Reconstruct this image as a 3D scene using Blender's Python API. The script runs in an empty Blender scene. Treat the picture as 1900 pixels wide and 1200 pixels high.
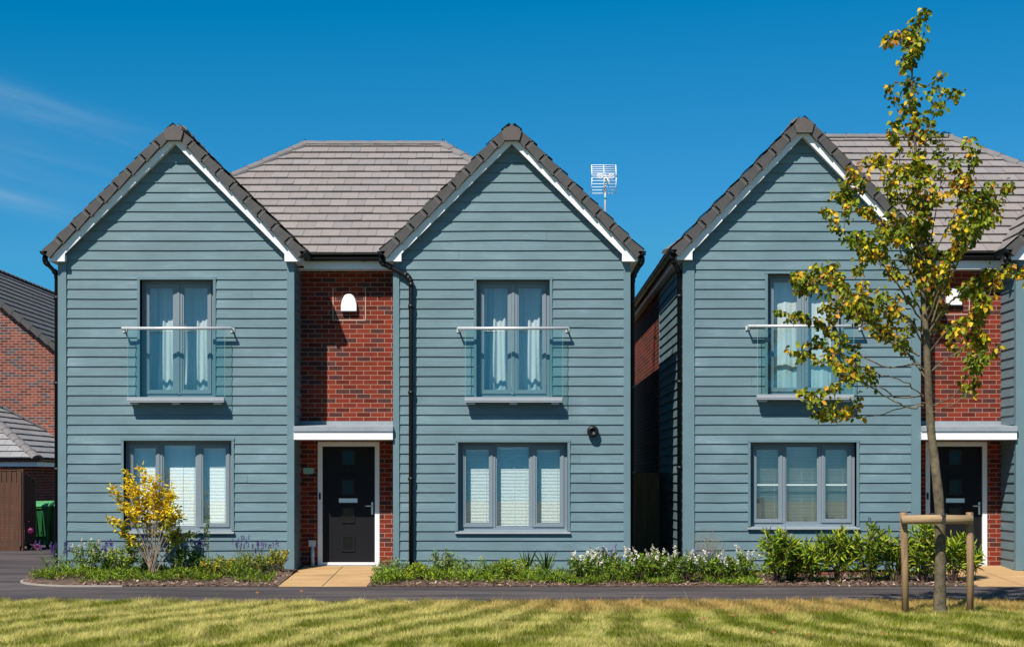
import bpy, math, random
import numpy as np
from mathutils import Vector, Matrix, noise as mnoise
R = random.Random(7)
NP = np.random.default_rng(11)
sc = bpy.context.scene
COL = sc.collection
F = 2950.0; CX = 950.0; HY = 888.0; CH = 1.55
D = 25.0
def WX(px, Y=D): return (px-CX)*Y/F
def WZ(py, Y=D): return CH+(HY-py)*Y/F
SUN_TAZ = 0.56; SUN_EL = math.radians(51.1); SUN_AZ = math.atan(SUN_TAZ)

# ------------------------------------------------------------------ materials
def nt(name):
    m = bpy.data.materials.new(name); m.use_nodes = True
    t = m.node_tree; b = t.nodes['Principled BSDF']
    return m, t, b
def N(t, typ, **kw):
    n = t.nodes.new(typ)
    for k, v in kw.items():
        if k.startswith('i_'):
            key = k[2:]
            key = int(key) if key.isdigit() else key.replace('_', ' ')
            n.inputs[key].default_value = v
        else: setattr(n, k, v)
    return n
def L(t, a, b): t.links.new(a, b)
def ramp(t, stops, interp='LINEAR'):
    r = N(t, 'ShaderNodeValToRGB'); r.color_ramp.interpolation = interp
    e = r.color_ramp.elements
    while len(e) < len(stops): e.new(0.5)
    for i, (p, c) in enumerate(stops):
        e[i].position = p; e[i].color = (c[0], c[1], c[2], 1)
    return r
def coords(t, scale=(1, 1, 1), rot=(0, 0, 0)):
    tc = N(t, 'ShaderNodeTexCoord'); mp = N(t, 'ShaderNodeMapping')
    mp.inputs['Scale'].default_value = scale; mp.inputs['Rotation'].default_value = rot
    L(t, tc.outputs['Object'], mp.inputs['Vector']); return mp.outputs[0]
def simple(name, c, rough=0.6, var=0.12, scale=(6, 6, 6), metal=0.0, bump=0.0, bscale=60, spec=0.4):
    m, t, b = nt(name)
    v = coords(t, scale)
    n = N(t, 'ShaderNodeTexNoise', i_Scale=1.0, i_Detail=5.0, i_Roughness=0.65); L(t, v, n.inputs['Vector'])
    r = ramp(t, [(0.25, [x*(1-var) for x in c]), (0.75, [min(1, x*(1+var)) for x in c])])
    L(t, n.outputs['Fac'], r.inputs[0]); L(t, r.outputs[0], b.inputs['Base Color'])
    b.inputs['Roughness'].default_value = rough; b.inputs['Metallic'].default_value = metal
    b.inputs['Specular IOR Level'].default_value = spec
    if bump:
        n2 = N(t, 'ShaderNodeTexNoise', i_Scale=float(bscale), i_Detail=4.0); L(t, coords(t), n2.inputs['Vector'])
        bp = N(t, 'ShaderNodeBump', i_Strength=bump, i_Distance=0.01); L(t, n2.outputs['Fac'], bp.inputs['Height'])
        L(t, bp.outputs[0], b.inputs['Normal'])
    return m
def attrmat(name, rough=0.6, nscale=30, var=0.2, trans=0.0, spec=0.3, bump=0.0, stain=0.0):
    m, t, b = nt(name)
    a = N(t, 'ShaderNodeAttribute', attribute_name='col')
    n = N(t, 'ShaderNodeTexNoise', i_Scale=float(nscale), i_Detail=5.0, i_Roughness=0.7); L(t, coords(t), n.inputs['Vector'])
    mr = N(t, 'ShaderNodeMapRange', i_1=0.25, i_2=0.75, i_3=1-var, i_4=1+var); L(t, n.outputs['Fac'], mr.inputs[0])
    mx = N(t, 'ShaderNodeVectorMath', operation='SCALE'); L(t, a.outputs['Color'], mx.inputs[0]); L(t, mr.outputs[0], mx.inputs['Scale'])
    out = mx.outputs[0]
    L(t, out, b.inputs['Base Color'])
    b.inputs['Roughness'].default_value = rough; b.inputs['Specular IOR Level'].default_value = spec
    if bump:
        bp = N(t, 'ShaderNodeBump', i_Strength=bump, i_Distance=0.006); L(t, n.outputs['Fac'], bp.inputs['Height']); L(t, bp.outputs[0], b.inputs['Normal'])
    if trans:
        tr = N(t, 'ShaderNodeBsdfTranslucent'); L(t, out, tr.inputs['Color'])
        ms = N(t, 'ShaderNodeMixShader', i_0=trans); L(t, b.outputs[0], ms.inputs[1]); L(t, tr.outputs[0], ms.inputs[2])
        L(t, ms.outputs[0], t.nodes['Material Output'].inputs['Surface'])
    return m
def brickmat(name, side, c1, c2, mortar, k=1.0):
    m, t, b = nt(name)
    tc = N(t, 'ShaderNodeTexCoord'); sx = N(t, 'ShaderNodeSeparateXYZ'); L(t, tc.outputs['Object'], sx.inputs[0])
    cb = N(t, 'ShaderNodeCombineXYZ'); L(t, sx.outputs[1 if side else 0], cb.inputs[0]); L(t, sx.outputs[2], cb.inputs[1])
    br = N(t, 'ShaderNodeTexBrick', offset=0.5, i_Scale=1.0)
    br.inputs['Mortar Size'].default_value = 0.0052; br.inputs['Mortar Smooth'].default_value = 0.15
    br.inputs['Brick Width'].default_value = 0.225; br.inputs['Row Height'].default_value = 0.075; br.inputs['Bias'].default_value = 0.0
    br.inputs['Color1'].default_value = (0, 0, 0, 1); br.inputs['Color2'].default_value = (1, 1, 1, 1); br.inputs['Mortar'].default_value = (0.5, 0.5, 0.5, 1)
    L(t, cb.outputs[0], br.inputs['Vector'])
    dk = (c1[0]*0.52, c1[1]*1.35, c1[2]*2.4)
    r = ramp(t, [(0.0, dk), (0.20, [x*0.8 for x in dk]), (0.30, [x*0.60 for x in c1]), (0.50, c1), (0.65, c2), (0.85, [x*1.0 for x in c1]), (1.0, [c2[0]*1.08, c2[1]*1.1, c2[2]*1.1])])
    L(t, br.outputs['Color'], r.inputs[0])
    n = N(t, 'ShaderNodeTexNoise', i_Scale=35.0, i_Detail=6.0, i_Roughness=0.7); L(t, tc.outputs['Object'], n.inputs['Vector'])
    n2 = N(t, 'ShaderNodeTexNoise', i_Scale=0.9, i_Detail=4.0); L(t, tc.outputs['Object'], n2.inputs['Vector'])
    ad = N(t, 'ShaderNodeMath', operation='ADD'); L(t, n.outputs['Fac'], ad.inputs[0]); L(t, n2.outputs['Fac'], ad.inputs[1])
    mr = N(t, 'ShaderNodeMapRange', i_1=0.6, i_2=1.4, i_3=0.68, i_4=1.3); L(t, ad.outputs[0], mr.inputs[0])
    sc_ = N(t, 'ShaderNodeVectorMath', operation='SCALE'); L(t, r.outputs[0], sc_.inputs[0]); L(t, mr.outputs[0], sc_.inputs['Scale'])
    mx = N(t, 'ShaderNodeMix', data_type='RGBA'); L(t, br.outputs['Fac'], mx.inputs[0]); L(t, sc_.outputs[0], mx.inputs[6])
    mm = ramp(t, [(0.3, [x*0.8 for x in mortar]), (0.7, mortar)]); L(t, n2.outputs['Fac'], mm.inputs[0]); L(t, mm.outputs[0], mx.inputs[7])
    L(t, mx.outputs[2], b.inputs['Base Color'])
    b.inputs['Roughness'].default_value = 0.85; b.inputs['Specular IOR Level'].default_value = 0.2
    iv = N(t, 'ShaderNodeMath', operation='MULTIPLY_ADD', i_1=-1.0, i_2=1.0); L(t, br.outputs['Fac'], iv.inputs[0])
    hh = N(t, 'ShaderNodeMath', operation='MULTIPLY_ADD', i_1=0.35); L(t, n.outputs['Fac'], hh.inputs[0]); L(t, iv.outputs[0], hh.inputs[2])
    bp = N(t, 'ShaderNodeBump', i_Strength=0.6, i_Distance=0.008); L(t, hh.outputs[0], bp.inputs['Height']); L(t, bp.outputs[0], b.inputs['Normal'])
    return m
def cladmat(name, c):
    m, t, b = nt(name)
    a = N(t, 'ShaderNodeAttribute', attribute_name='col')
    n = N(t, 'ShaderNodeTexNoise', i_Scale=1.0, i_Detail=6.0, i_Roughness=0.75, i_Distortion=0.6); L(t, coords(t, (2.4, 2.4, 60)), n.inputs['Vector'])
    n2 = N(t, 'ShaderNodeTexNoise', i_Scale=1.0, i_Detail=5.0, i_Roughness=0.6); L(t, coords(t, (1.1, 1.1, 2.2)), n2.inputs['Vector'])
    ad = N(t, 'ShaderNodeMath', operation='MULTIPLY_ADD', i_1=0.85); L(t, n.outputs['Fac'], ad.inputs[0]); L(t, n2.outputs['Fac'], ad.inputs[2])
    r = ramp(t, [(0.60, [x*0.80 for x in c]), (0.84, c), (0.93, [c[0]*1.22, c[1]*1.16, c[2]*1.15]), (1.0, [c[0]*1.6, c[1]*1.42, c[2]*1.38])]); 
    mr0 = N(t, 'ShaderNodeMapRange', i_1=0.45, i_2=1.4, i_3=0.4, i_4=1.15); L(t, ad.outputs[0], mr0.inputs[0]); L(t, mr0.outputs[0], r.inputs[0])
    mu = N(t, 'ShaderNodeVectorMath', operation='MULTIPLY'); L(t, r.outputs[0], mu.inputs[0]); L(t, a.outputs['Color'], mu.inputs[1])
    L(t, mu.outputs[0], b.inputs['Base Color']); b.inputs['Roughness'].default_value = 0.5; b.inputs['Specular IOR Level'].default_value = 0.3
    bp = N(t, 'ShaderNodeBump', i_Strength=0.35, i_Distance=0.004); L(t, n.outputs['Fac'], bp.inputs['Height']); L(t, bp.outputs[0], b.inputs['Normal'])
    return m
def woodmat(name, c, dark, scale=(14, 14, 1.4)):
    m, t, b = nt(name)
    n = N(t, 'ShaderNodeTexNoise', i_Scale=1.0, i_Detail=7.0, i_Roughness=0.7, i_Distortion=0.8); L(t, coords(t, scale), n.inputs['Vector'])
    n2 = N(t, 'ShaderNodeTexVoronoi', i_Scale=1.0); L(t, coords(t, (9, 9, 5)), n2.inputs['Vector'])
    r = ramp(t, [(0.3, dark), (0.5, c), (0.72, [x*1.25 for x in c])]); L(t, n.outputs['Fac'], r.inputs[0])
    r2 = ramp(t, [(0.04, (0.35, 0.25, 0.2)), (0.14, (1, 1, 1))]); L(t, n2.outputs['Distance'], r2.inputs[0])
    mu = N(t, 'ShaderNodeVectorMath', operation='MULTIPLY'); L(t, r.outputs[0], mu.inputs[0]); L(t, r2.outputs[0], mu.inputs[1])
    L(t, mu.outputs[0], b.inputs['Base Color']); b.inputs['Roughness'].default_value = 0.8
    bp = N(t, 'ShaderNodeBump', i_Strength=0.5, i_Distance=0.006); L(t, n.outputs['Fac'], bp.inputs['Height']); L(t, bp.outputs[0], b.inputs['Normal'])
    return m
def glassmat(name, tint=(0.93, 0.97, 0.96), refl=1.0, ior=1.5):
    m, t, b = nt(name); t.nodes.remove(b)
    tr = N(t, 'ShaderNodeBsdfTransparent'); tr.inputs[0].default_value = (*tint, 1)
    gl = N(t, 'ShaderNodeBsdfGlossy'); gl.inputs['Roughness'].default_value = 0.01; gl.inputs['Color'].default_value = (0.95, 0.98, 1, 1)
    lw = N(t, 'ShaderNodeLayerWeight', i_Blend=0.5)
    pw = N(t, 'ShaderNodeMath', operation='POWER', i_1=4.0); L(t, lw.outputs['Facing'], pw.inputs[0])
    mu = N(t, 'ShaderNodeMath', operation='MULTIPLY_ADD', i_1=0.8, i_2=0.05*refl); mu.use_clamp = True; L(t, pw.outputs[0], mu.inputs[0])
    ms = N(t, 'ShaderNodeMixShader'); L(t, mu.outputs[0], ms.inputs[0]); L(t, tr.outputs[0], ms.inputs[1]); L(t, gl.outputs[0], ms.inputs[2])
    L(t, ms.outputs[0], t.nodes['Material Output'].inputs['Surface']); return m
def fabric(name, c):
    m, t, b = nt(name)
    n = N(t, 'ShaderNodeTexNoise', i_Scale=1.0, i_Detail=3.0); L(t, coords(t, (40, 40, 1.5)), n.inputs['Vector'])
    r = ramp(t, [(0.3, [x*0.88 for x in c]), (0.7, c)]); L(t, n.outputs['Fac'], r.inputs[0]); L(t, r.outputs[0], b.inputs['Base Color'])
    b.inputs['Roughness'].default_value = 0.9; b.inputs['Specular IOR Level'].default_value = 0.1
    tr = N(t, 'ShaderNodeBsdfTranslucent'); L(t, r.outputs[0], tr.inputs['Color'])
    ms = N(t, 'ShaderNodeMixShader', i_0=0.25); L(t, b.outputs[0], ms.inputs[1]); L(t, tr.outputs[0], ms.inputs[2])
    L(t, ms.outputs[0], t.nodes['Material Output'].inputs['Surface']); return m

CLAD = (0.134, 0.204, 0.224)
M = {}
M['clad'] = cladmat('painted weatherboard', CLAD)
M['trim'] = simple('painted trim', (0.128, 0.200, 0.220), 0.45, 0.08, (3, 3, 3))
M['frame'] = simple('grey window frame', (0.190, 0.230, 0.256), 0.4, 0.04)
M['alu'] = simple('grey sill', (0.33, 0.35, 0.37), 0.35, 0.06)
M['white'] = simple('white board', (0.80, 0.80, 0.79), 0.35, 0.04, (2, 2, 2))
M['offwhite'] = simple('off white', (0.62, 0.63, 0.62), 0.4, 0.06)
M['black'] = simple('black plastic', (0.009, 0.009, 0.011), 0.4, 0.2, spec=0.3)
M['door'] = simple('black door skin', (0.006, 0.006, 0.008), 0.6, 0.1, bump=0.15, bscale=90, spec=0.2)
M['lead'] = simple('lead flashing', (0.27, 0.30, 0.32), 0.5, 0.18, (3, 3, 3))
M['steel'] = simple('brushed steel', (0.62, 0.62, 0.62), 0.28, 0.06, metal=0.8)
M['railmetal'] = simple('rail metal', (0.60, 0.59, 0.58), 0.4, 0.06, metal=0.3)
M['glass'] = glassmat('window glass', (0.93, 0.98, 0.97), 3.4)
M['glassedge'] = simple('polished glass edge', (0.22, 0.42, 0.38), 0.2, 0.1)
M['railglass'] = glassmat('balcony glass', (0.88, 0.962, 0.955), 0.9)
M['brick'] = brickmat('red brick front', False, (0.165, 0.021, 0.011), (0.215, 0.029, 0.013), (0.36, 0.22, 0.155))
M['brickside'] = brickmat('red brick side', True, (0.165, 0.021, 0.011), (0.215, 0.029, 0.013), (0.36, 0.22, 0.155))
M['brickfar'] = brickmat('orange red brick', False, (0.185, 0.045, 0.026), (0.24, 0.062, 0.036), (0.44, 0.36, 0.31))
M['tile'] = attrmat('roof tile', 0.75, 14, 0.13, spec=0.25, bump=0.4)
M['tileside'] = M['tile']
M['cap'] = simple('verge cap', (0.066, 0.060, 0.057), 0.65, 0.22, (5, 5, 5), bump=0.2)
M['ridge'] = simple('ridge tile', (0.16, 0.145, 0.14), 0.7, 0.2, (5, 5, 5), bump=0.2)
M['apex'] = simple('apex cap', (0.10, 0.082, 0.074), 0.7, 0.2, (8, 8, 8), bump=0.2)
M['under'] = simple('roof underlay', (0.03, 0.028, 0.028), 0.9)
M['room'] = simple('room lining', (0.45, 0.46, 0.45), 0.9, 0.1, (1, 1, 1))
M['blind'] = simple('blind slats', (0.80, 0.84, 0.82), 0.5, 0.03)
M['curtain'] = fabric('white curtain', (0.86, 0.88, 0.87))
M['bark'] = simple('tree bark', (0.115, 0.088, 0.052), 0.9, 0.75, (13, 13, 9), bump=0.8, bscale=40)
M['twig'] = simple('twig', (0.10, 0.06, 0.04), 0.8, 0.3, (9, 9, 9))
M['stemlight'] = simple('pale stem', (0.30, 0.22, 0.15), 0.8, 0.3, (9, 9, 9))
M['leaf'] = attrmat('leaves', 0.5, 25, 0.12, trans=0.28, spec=0.25)
M['grass'] = attrmat('grass blades', 0.7, 3, 0.15, trans=0.3, spec=0.15)
M['petal'] = attrmat('petals', 0.7, 20, 0.1, trans=0.2, spec=0.1)
M['stake'] = woodmat('stake timber', (0.29, 0.175, 0.085), (0.10, 0.055, 0.028), (38, 38, 2.2))
M['fence'] = woodmat('fence timber', (0.075, 0.030, 0.011), (0.035, 0.014, 0.006), (30, 30, 1.5))
M['gate'] = woodmat('gate timber', (0.55, 0.24, 0.10), (0.36, 0.14, 0.06), (30, 30, 1.5))
M['bin'] = simple('green plastic', (0.016, 0.11, 0.03), 0.4, 0.2, (3, 3, 3))
M['binlid'] = simple('light green plastic', (0.08, 0.30, 0.10), 0.4, 0.2, (3, 3, 3))
M['pink'] = simple('pink plastic', (0.12, 0.006, 0.055), 0.5, 0.1)
M['plate'] = simple('pale green plate', (0.26, 0.46, 0.36), 0.4, 0.05)
M['conc'] = simple('concrete', (0.33, 0.28, 0.23), 0.85, 0.2, (5, 5, 5), bump=0.3)
M['rubber'] = simple('rubber strap', (0.02, 0.02, 0.02), 0.7)
M['metergrey'] = simple('pale grey plastic', (0.5, 0.55, 0.58), 0.5, 0.1)

def asphalt():
    m, t, b = nt('asphalt')
    v = coords(t)
    n = N(t, 'ShaderNodeTexNoise', i_Scale=160.0, i_Detail=4.0, i_Roughness=0.8); L(t, v, n.inputs['Vector'])
    n2 = N(t, 'ShaderNodeTexNoise', i_Scale=1.0, i_Detail=6.0, i_Roughness=0.6); L(t, coords(t, (0.35, 1.6, 1)), n2.inputs['Vector'])
    vo = N(t, 'ShaderNodeTexVoronoi', i_Scale=26.0); L(t, v, vo.inputs['Vector'])
    ad = N(t, 'ShaderNodeMath', operation='MULTIPLY_ADD', i_1=0.5); L(t, n.outputs['Fac'], ad.inputs[0]); L(t, n2.outputs['Fac'], ad.inputs[2])
    r = ramp(t, [(0.50, (0.036, 0.029, 0.030)), (0.72, (0.064, 0.053, 0.053)), (0.90, (0.110, 0.092, 0.088))]); L(t, ad.outputs[0], r.inputs[0])
    # small pale grit
    r2 = ramp(t, [(0.05, (1, 1, 1)), (0.09, (0, 0, 0))]); L(t, vo.outputs['Distance'], r2.inputs[0])
    wn = N(t, 'ShaderNodeTexNoise', i_Scale=2.3); L(t, v, wn.inputs['Vector'])
    gt = N(t, 'ShaderNodeMath', operation='GREATER_THAN', i_1=0.62); L(t, wn.outputs['Fac'], gt.inputs[0])
    mu = N(t, 'ShaderNodeMath', operation='MULTIPLY'); L(t, r2.outputs[0], mu.inputs[0]); L(t, gt.outputs[0], mu.inputs[1])
    mx = N(t, 'ShaderNodeMix', data_type='RGBA'); L(t, mu.outputs[0], mx.inputs[0]); L(t, r.outputs[0], mx.inputs[6]); mx.inputs[7].default_value = (0.2, 0.17, 0.14, 1)
    L(t, mx.outputs[2], b.inputs['Base Color']); b.inputs['Roughness'].default_value = 0.9; b.inputs['Specular IOR Level'].default_value = 0.12
    bp = N(t, 'ShaderNodeBump', i_Strength=0.5, i_Distance=0.004); L(t, n.outputs['Fac'], bp.inputs['Height']); L(t, bp.outputs[0], b.inputs['Normal'])
    return m
M['asphalt'] = asphalt()
def mulch():
    m, t, b = nt('bark mulch')
    v = coords(t)
    vo = N(t, 'ShaderNodeTexVoronoi', i_Scale=28.0); L(t, coords(t, (1, 1.6, 1)), vo.inputs['Vector'])
    n = N(t, 'ShaderNodeTexNoise', i_Scale=9.0, i_Detail=6.0); L(t, v, n.inputs['Vector'])
    mx = N(t, 'ShaderNodeMix', data_type='FLOAT', i_0=0.5); L(t, vo.outputs['Color'], mx.inputs[2]); L(t, n.outputs['Fac'], mx.inputs[3])
    r = ramp(t, [(0.25, (0.035, 0.022, 0.015)), (0.5, (0.11, 0.062, 0.04)), (0.75, (0.25, 0.16, 0.11))]); L(t, mx.outputs[0], r.inputs[0])
    L(t, r.outputs[0], b.inputs['Base Color']); b.inputs['Roughness'].default_value = 0.95
    bp = N(t, 'ShaderNodeBump', i_Strength=0.8, i_Distance=0.03); L(t, vo.outputs['Distance'], bp.inputs['Height']); L(t, bp.outputs[0], b.inputs['Normal'])
    return m
M['mulch'] = mulch()
def paving():
    m, t, b = nt('sand paving')
    n = N(t, 'ShaderNodeTexNoise', i_Scale=1.0, i_Detail=6.0, i_Roughness=0.65); L(t, coords(t, (1.2, 5, 1)), n.inputs['Vector'])
    r = ramp(t, [(0.3, (0.33, 0.185, 0.075)), (0.55, (0.45, 0.275, 0.118)), (0.8, (0.54, 0.37, 0.19))]); L(t, n.outputs['Fac'], r.inputs[0])
    L(t, r.outputs[0], b.inputs['Base Color']); b.inputs['Roughness'].default_value = 0.85
    return m
M['paving'] = paving()
def soilgrass():
    m, t, b = nt('lawn ground')
    n = N(t, 'ShaderNodeTexNoise', i_Scale=1.1, i_Detail=8.0, i_Roughness=0.7); L(t, coords(t), n.inputs['Vector'])
    r = ramp(t, [(0.3, (0.09, 0.10, 0.025)), (0.5, (0.19, 0.17, 0.06)), (0.7, (0.28, 0.23, 0.10))]); L(t, n.outputs['Fac'], r.inputs[0])
    L(t, r.outputs[0], b.inputs['Base Color']); b.inputs['Roughness'].default_value = 0.95
    return m
M['lawn'] = soilgrass()

# ------------------------------------------------------------------ mesh builder
class MB:
    def __init__(s): s.v = []; s.f = []; s.m = []; s.c = []; s.sm = []
    def add(s, vs, fs, mi=0, col=(1, 1, 1), smooth=False):
        o = len(s.v); s.v += [tuple(p) for p in vs]; s.c += [col]*len(vs)
        for f in fs: s.f.append(tuple(i+o for i in f)); s.m.append(mi); s.sm.append(smooth)
    def box(s, x0, x1, y0, y1, z0, z1, mi=0, col=(1, 1, 1)):
        x0, x1 = min(x0, x1), max(x0, x1); y0, y1 = min(y0, y1), max(y0, y1); z0, z1 = min(z0, z1), max(z0, z1)
        s.add([(x0,y0,z0),(x1,y0,z0),(x1,y1,z0),(x0,y1,z0),(x0,y0,z1),(x1,y0,z1),(x1,y1,z1),(x0,y1,z1)],
              [(0,3,2,1),(4,5,6,7),(0,1,5,4),(1,2,6,5),(2,3,7,6),(3,0,4,7)], mi, col)
    def quad(s, a, b, c, d, mi=0, col=(1, 1, 1)): s.add([a, b, c, d], [(0, 1, 2, 3)], mi, col)
    def prism(s, poly, y0, y1, mi=0, col=(1, 1, 1)):      # poly: list of (x,z), extruded in Y
        n = len(poly)
        area = sum(poly[i][0]*poly[(i+1) % n][1]-poly[(i+1) % n][0]*poly[i][1] for i in range(n))
        if area < 0: poly = poly[::-1]
        vs = [(x, y0, z) for x, z in poly]+[(x, y1, z) for x, z in poly]
        fs = [tuple(range(n)), tuple(range(2*n-1, n-1, -1))]
        fs += [((i+1) % n, i, n+i, n+(i+1) % n) for i in range(n)]
        s.add(vs, fs, mi, col)
    def prismy(s, poly, x0, x1, mi=0, col=(1, 1, 1)):     # poly: (y,z), extruded in X
        n = len(poly)
        vs = [(x0, y, z) for y, z in poly]+[(x1, y, z) for y, z in poly]
        fs = [tuple(range(n-1, -1, -1)), tuple(range(n, 2*n))]+[(i, (i+1) % n, n+(i+1) % n, n+i) for i in range(n)]
        s.add(vs, fs, mi, col)
    def tube(s, pts, rad, n=8, mi=0, col=(1, 1, 1), caps=True):
        pts = [Vector(p) for p in pts]
        if not hasattr(rad, '__len__'): rad = [rad]*len(pts)
        vs = []; up = None
        for i, p in enumerate(pts):
            t = (pts[min(i+1, len(pts)-1)]-pts[max(i-1, 0)])
            t = t.normalized() if t.length > 1e-9 else Vector((0, 0, 1))
            if up is None:
                up = Vector((0, 1, 0)) if abs(t.y) < 0.9 else Vector((1, 0, 0))
            a = (up-t*up.dot(t)).normalized(); b = t.cross(a); up = a
            for k in range(n):
                an = 2*math.pi*k/n
                vs.append(p+(a*math.cos(an)+b*math.sin(an))*rad[i])
        fs = []
        for i in range(len(pts)-1):
            for k in range(n):
                k2 = (k+1) % n; fs.append((i*n+k, i*n+k2, (i+1)*n+k2, (i+1)*n+k))
        if caps: fs.append(tuple(range(n-1, -1, -1))); fs.append(tuple(range((len(pts)-1)*n, len(pts)*n)))
        s.add(vs, fs, mi, col, True)
    def lathe(s, c, prof, n=16, axis='z', mi=0, smooth=True):
        vs = []
        for r, h in prof:
            for k in range(n):
                a = 2*math.pi*k/n; u, w = r*math.cos(a), r*math.sin(a)
                vs.append({'z': (c[0]+u, c[1]+w, c[2]+h), 'y': (c[0]+u, c[1]+h, c[2]+w), 'x': (c[0]+h, c[1]+u, c[2]+w)}[axis])
        fs = []
        for i in range(len(prof)-1):
            for k in range(n):
                k2 = (k+1) % n; fs.append((i*n+k, i*n+k2, (i+1)*n+k2, (i+1)*n+k))
        fs.append(tuple(range(n))); fs.append(tuple(range((len(prof)-1)*n, len(prof)*n)))
        s.add(vs, fs, mi, (1, 1, 1), smooth)
    def build(s, name, mats, parent=None, loc=None, bevel=0):
        off = Vector((0, 0, 0))
        if parent is not None:
            top = parent
            while top.parent: top = top.parent
            off = Vector(top.location)
        elif loc is not None: off = Vector(loc)
        if not isinstance(mats, (list, tuple)): mats = [mats]
        me = bpy.data.meshes.new(name)
        me.from_pydata([(p[0]-off.x, p[1]-off.y, p[2]-off.z) for p in s.v], [], s.f)
        for m in mats: me.materials.append(m)
        me.polygons.foreach_set('material_index', s.m); me.polygons.foreach_set('use_smooth', s.sm)
        ca = me.color_attributes.new('col', 'FLOAT_COLOR', 'POINT')
        ca.data.foreach_set('color', np.array([(*c, 1) for c in s.c], dtype=np.float32).ravel())
        me.update()
        o = bpy.data.objects.new(name, me); COL.objects.link(o)
        if parent is not None: o.parent = parent
        elif loc is not None: o.location = loc
        if bevel:
            b = o.modifiers.new('b', 'BEVEL'); b.width = bevel; b.segments = 2; b.limit_method = 'ANGLE'
        return o
def tag(o, label, cat, group=None, kind=None):
    if label: o['label'] = label
    if cat: o['category'] = cat
    if group: o['group'] = group
    if kind: o['kind'] = kind
    return o
def thing(name, label, cat, loc, group=None):
    o = bpy.data.objects.new(name, None); COL.objects.link(o); o.location = loc; o.empty_display_size = 0.2
    return tag(o, label, cat, group)
def struct(name, mb, m, kind='structure', label=None):
    o = mb.build(name, m); o['kind'] = kind
    if label: o['label'] = label
    return o

# numpy leaf cloud
def leafmesh(name, P, Dr, Nm, Ln, Wd, C, mat, parent=None, loc=None, fold=0.25, droop=0.15):
    P = np.asarray(P, float); n = len(P)
    off = np.zeros(3)
    if parent is not None:
        top = parent
        while top.parent: top = top.parent
        off = np.array(top.location)
    elif loc is not None: off = np.array(loc)
    Dr = np.asarray(Dr, float); Dr /= np.linalg.norm(Dr, axis=1, keepdims=True)+1e-9
    Nm = np.asarray(Nm, float); S = np.cross(Dr, Nm); S /= np.linalg.norm(S, axis=1, keepdims=True)+1e-9
    U = np.cross(S, Dr)
    Ln = np.broadcast_to(Ln, (n,))[:, None]; Wd = np.broadcast_to(Wd, (n,))[:, None]
    V = np.empty((n, 6, 3)); P = P-off
    V[:, 0] = P
    V[:, 1] = P+Dr*Ln*0.3+S*Wd*0.48+U*Wd*fold
    V[:, 2] = P+Dr*Ln*0.7+S*Wd*0.36+U*Wd*fold*0.6-U*Ln*droop*0.4
    V[:, 3] = P+Dr*Ln-U*Ln*droop
    V[:, 4] = P+Dr*Ln*0.7-S*Wd*0.36+U*Wd*fold*0.6-U*Ln*droop*0.4
    V[:, 5] = P+Dr*Ln*0.3-S*Wd*0.48+U*Wd*fold
    idx = np.arange(n)[:, None]*6
    q = np.concatenate([idx+np.array([[0, 3, 2, 1]]), idx+np.array([[0, 5, 4, 3]])], axis=1).reshape(-1, 4)
    return rawmesh(name, V.reshape(-1, 3), q, np.repeat(np.asarray(C, float), 6, axis=0), mat, parent, loc)
def rawmesh(name, V, q, C, mat, parent=None, loc=None):
    k = q.shape[1]; me = bpy.data.meshes.new(name)
    me.vertices.add(len(V)); me.vertices.foreach_set('co', V.astype(np.float32).ravel())
    me.loops.add(q.size); me.loops.foreach_set('vertex_index', q.astype(np.int32).ravel())
    me.polygons.add(len(q)); me.polygons.foreach_set('loop_start', np.arange(len(q), dtype=np.int32)*k)
    me.materials.append(mat)
    ca = me.color_attributes.new('col', 'FLOAT_COLOR', 'POINT')
    ca.data.foreach_set('color', np.concatenate([C, np.ones((len(C), 1))], axis=1).astype(np.float32).ravel())
    me.update(calc_edges=True); me.validate()
    o = bpy.data.objects.new(name, me); COL.objects.link(o)
    if parent is not None: o.parent = parent
    elif loc is not None: o.location = loc
    return o
def pick(cols, n, jit=0.18):
    cols = np.array([c[:3] for c in cols]); w = None
    i = NP.integers(0, len(cols), n)
    return cols[i]*NP.uniform(1-jit, 1+jit, (n, 1))
def runit(n):
    v = NP.normal(size=(n, 3)); return v/np.linalg.norm(v, axis=1, keepdims=True)

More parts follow.
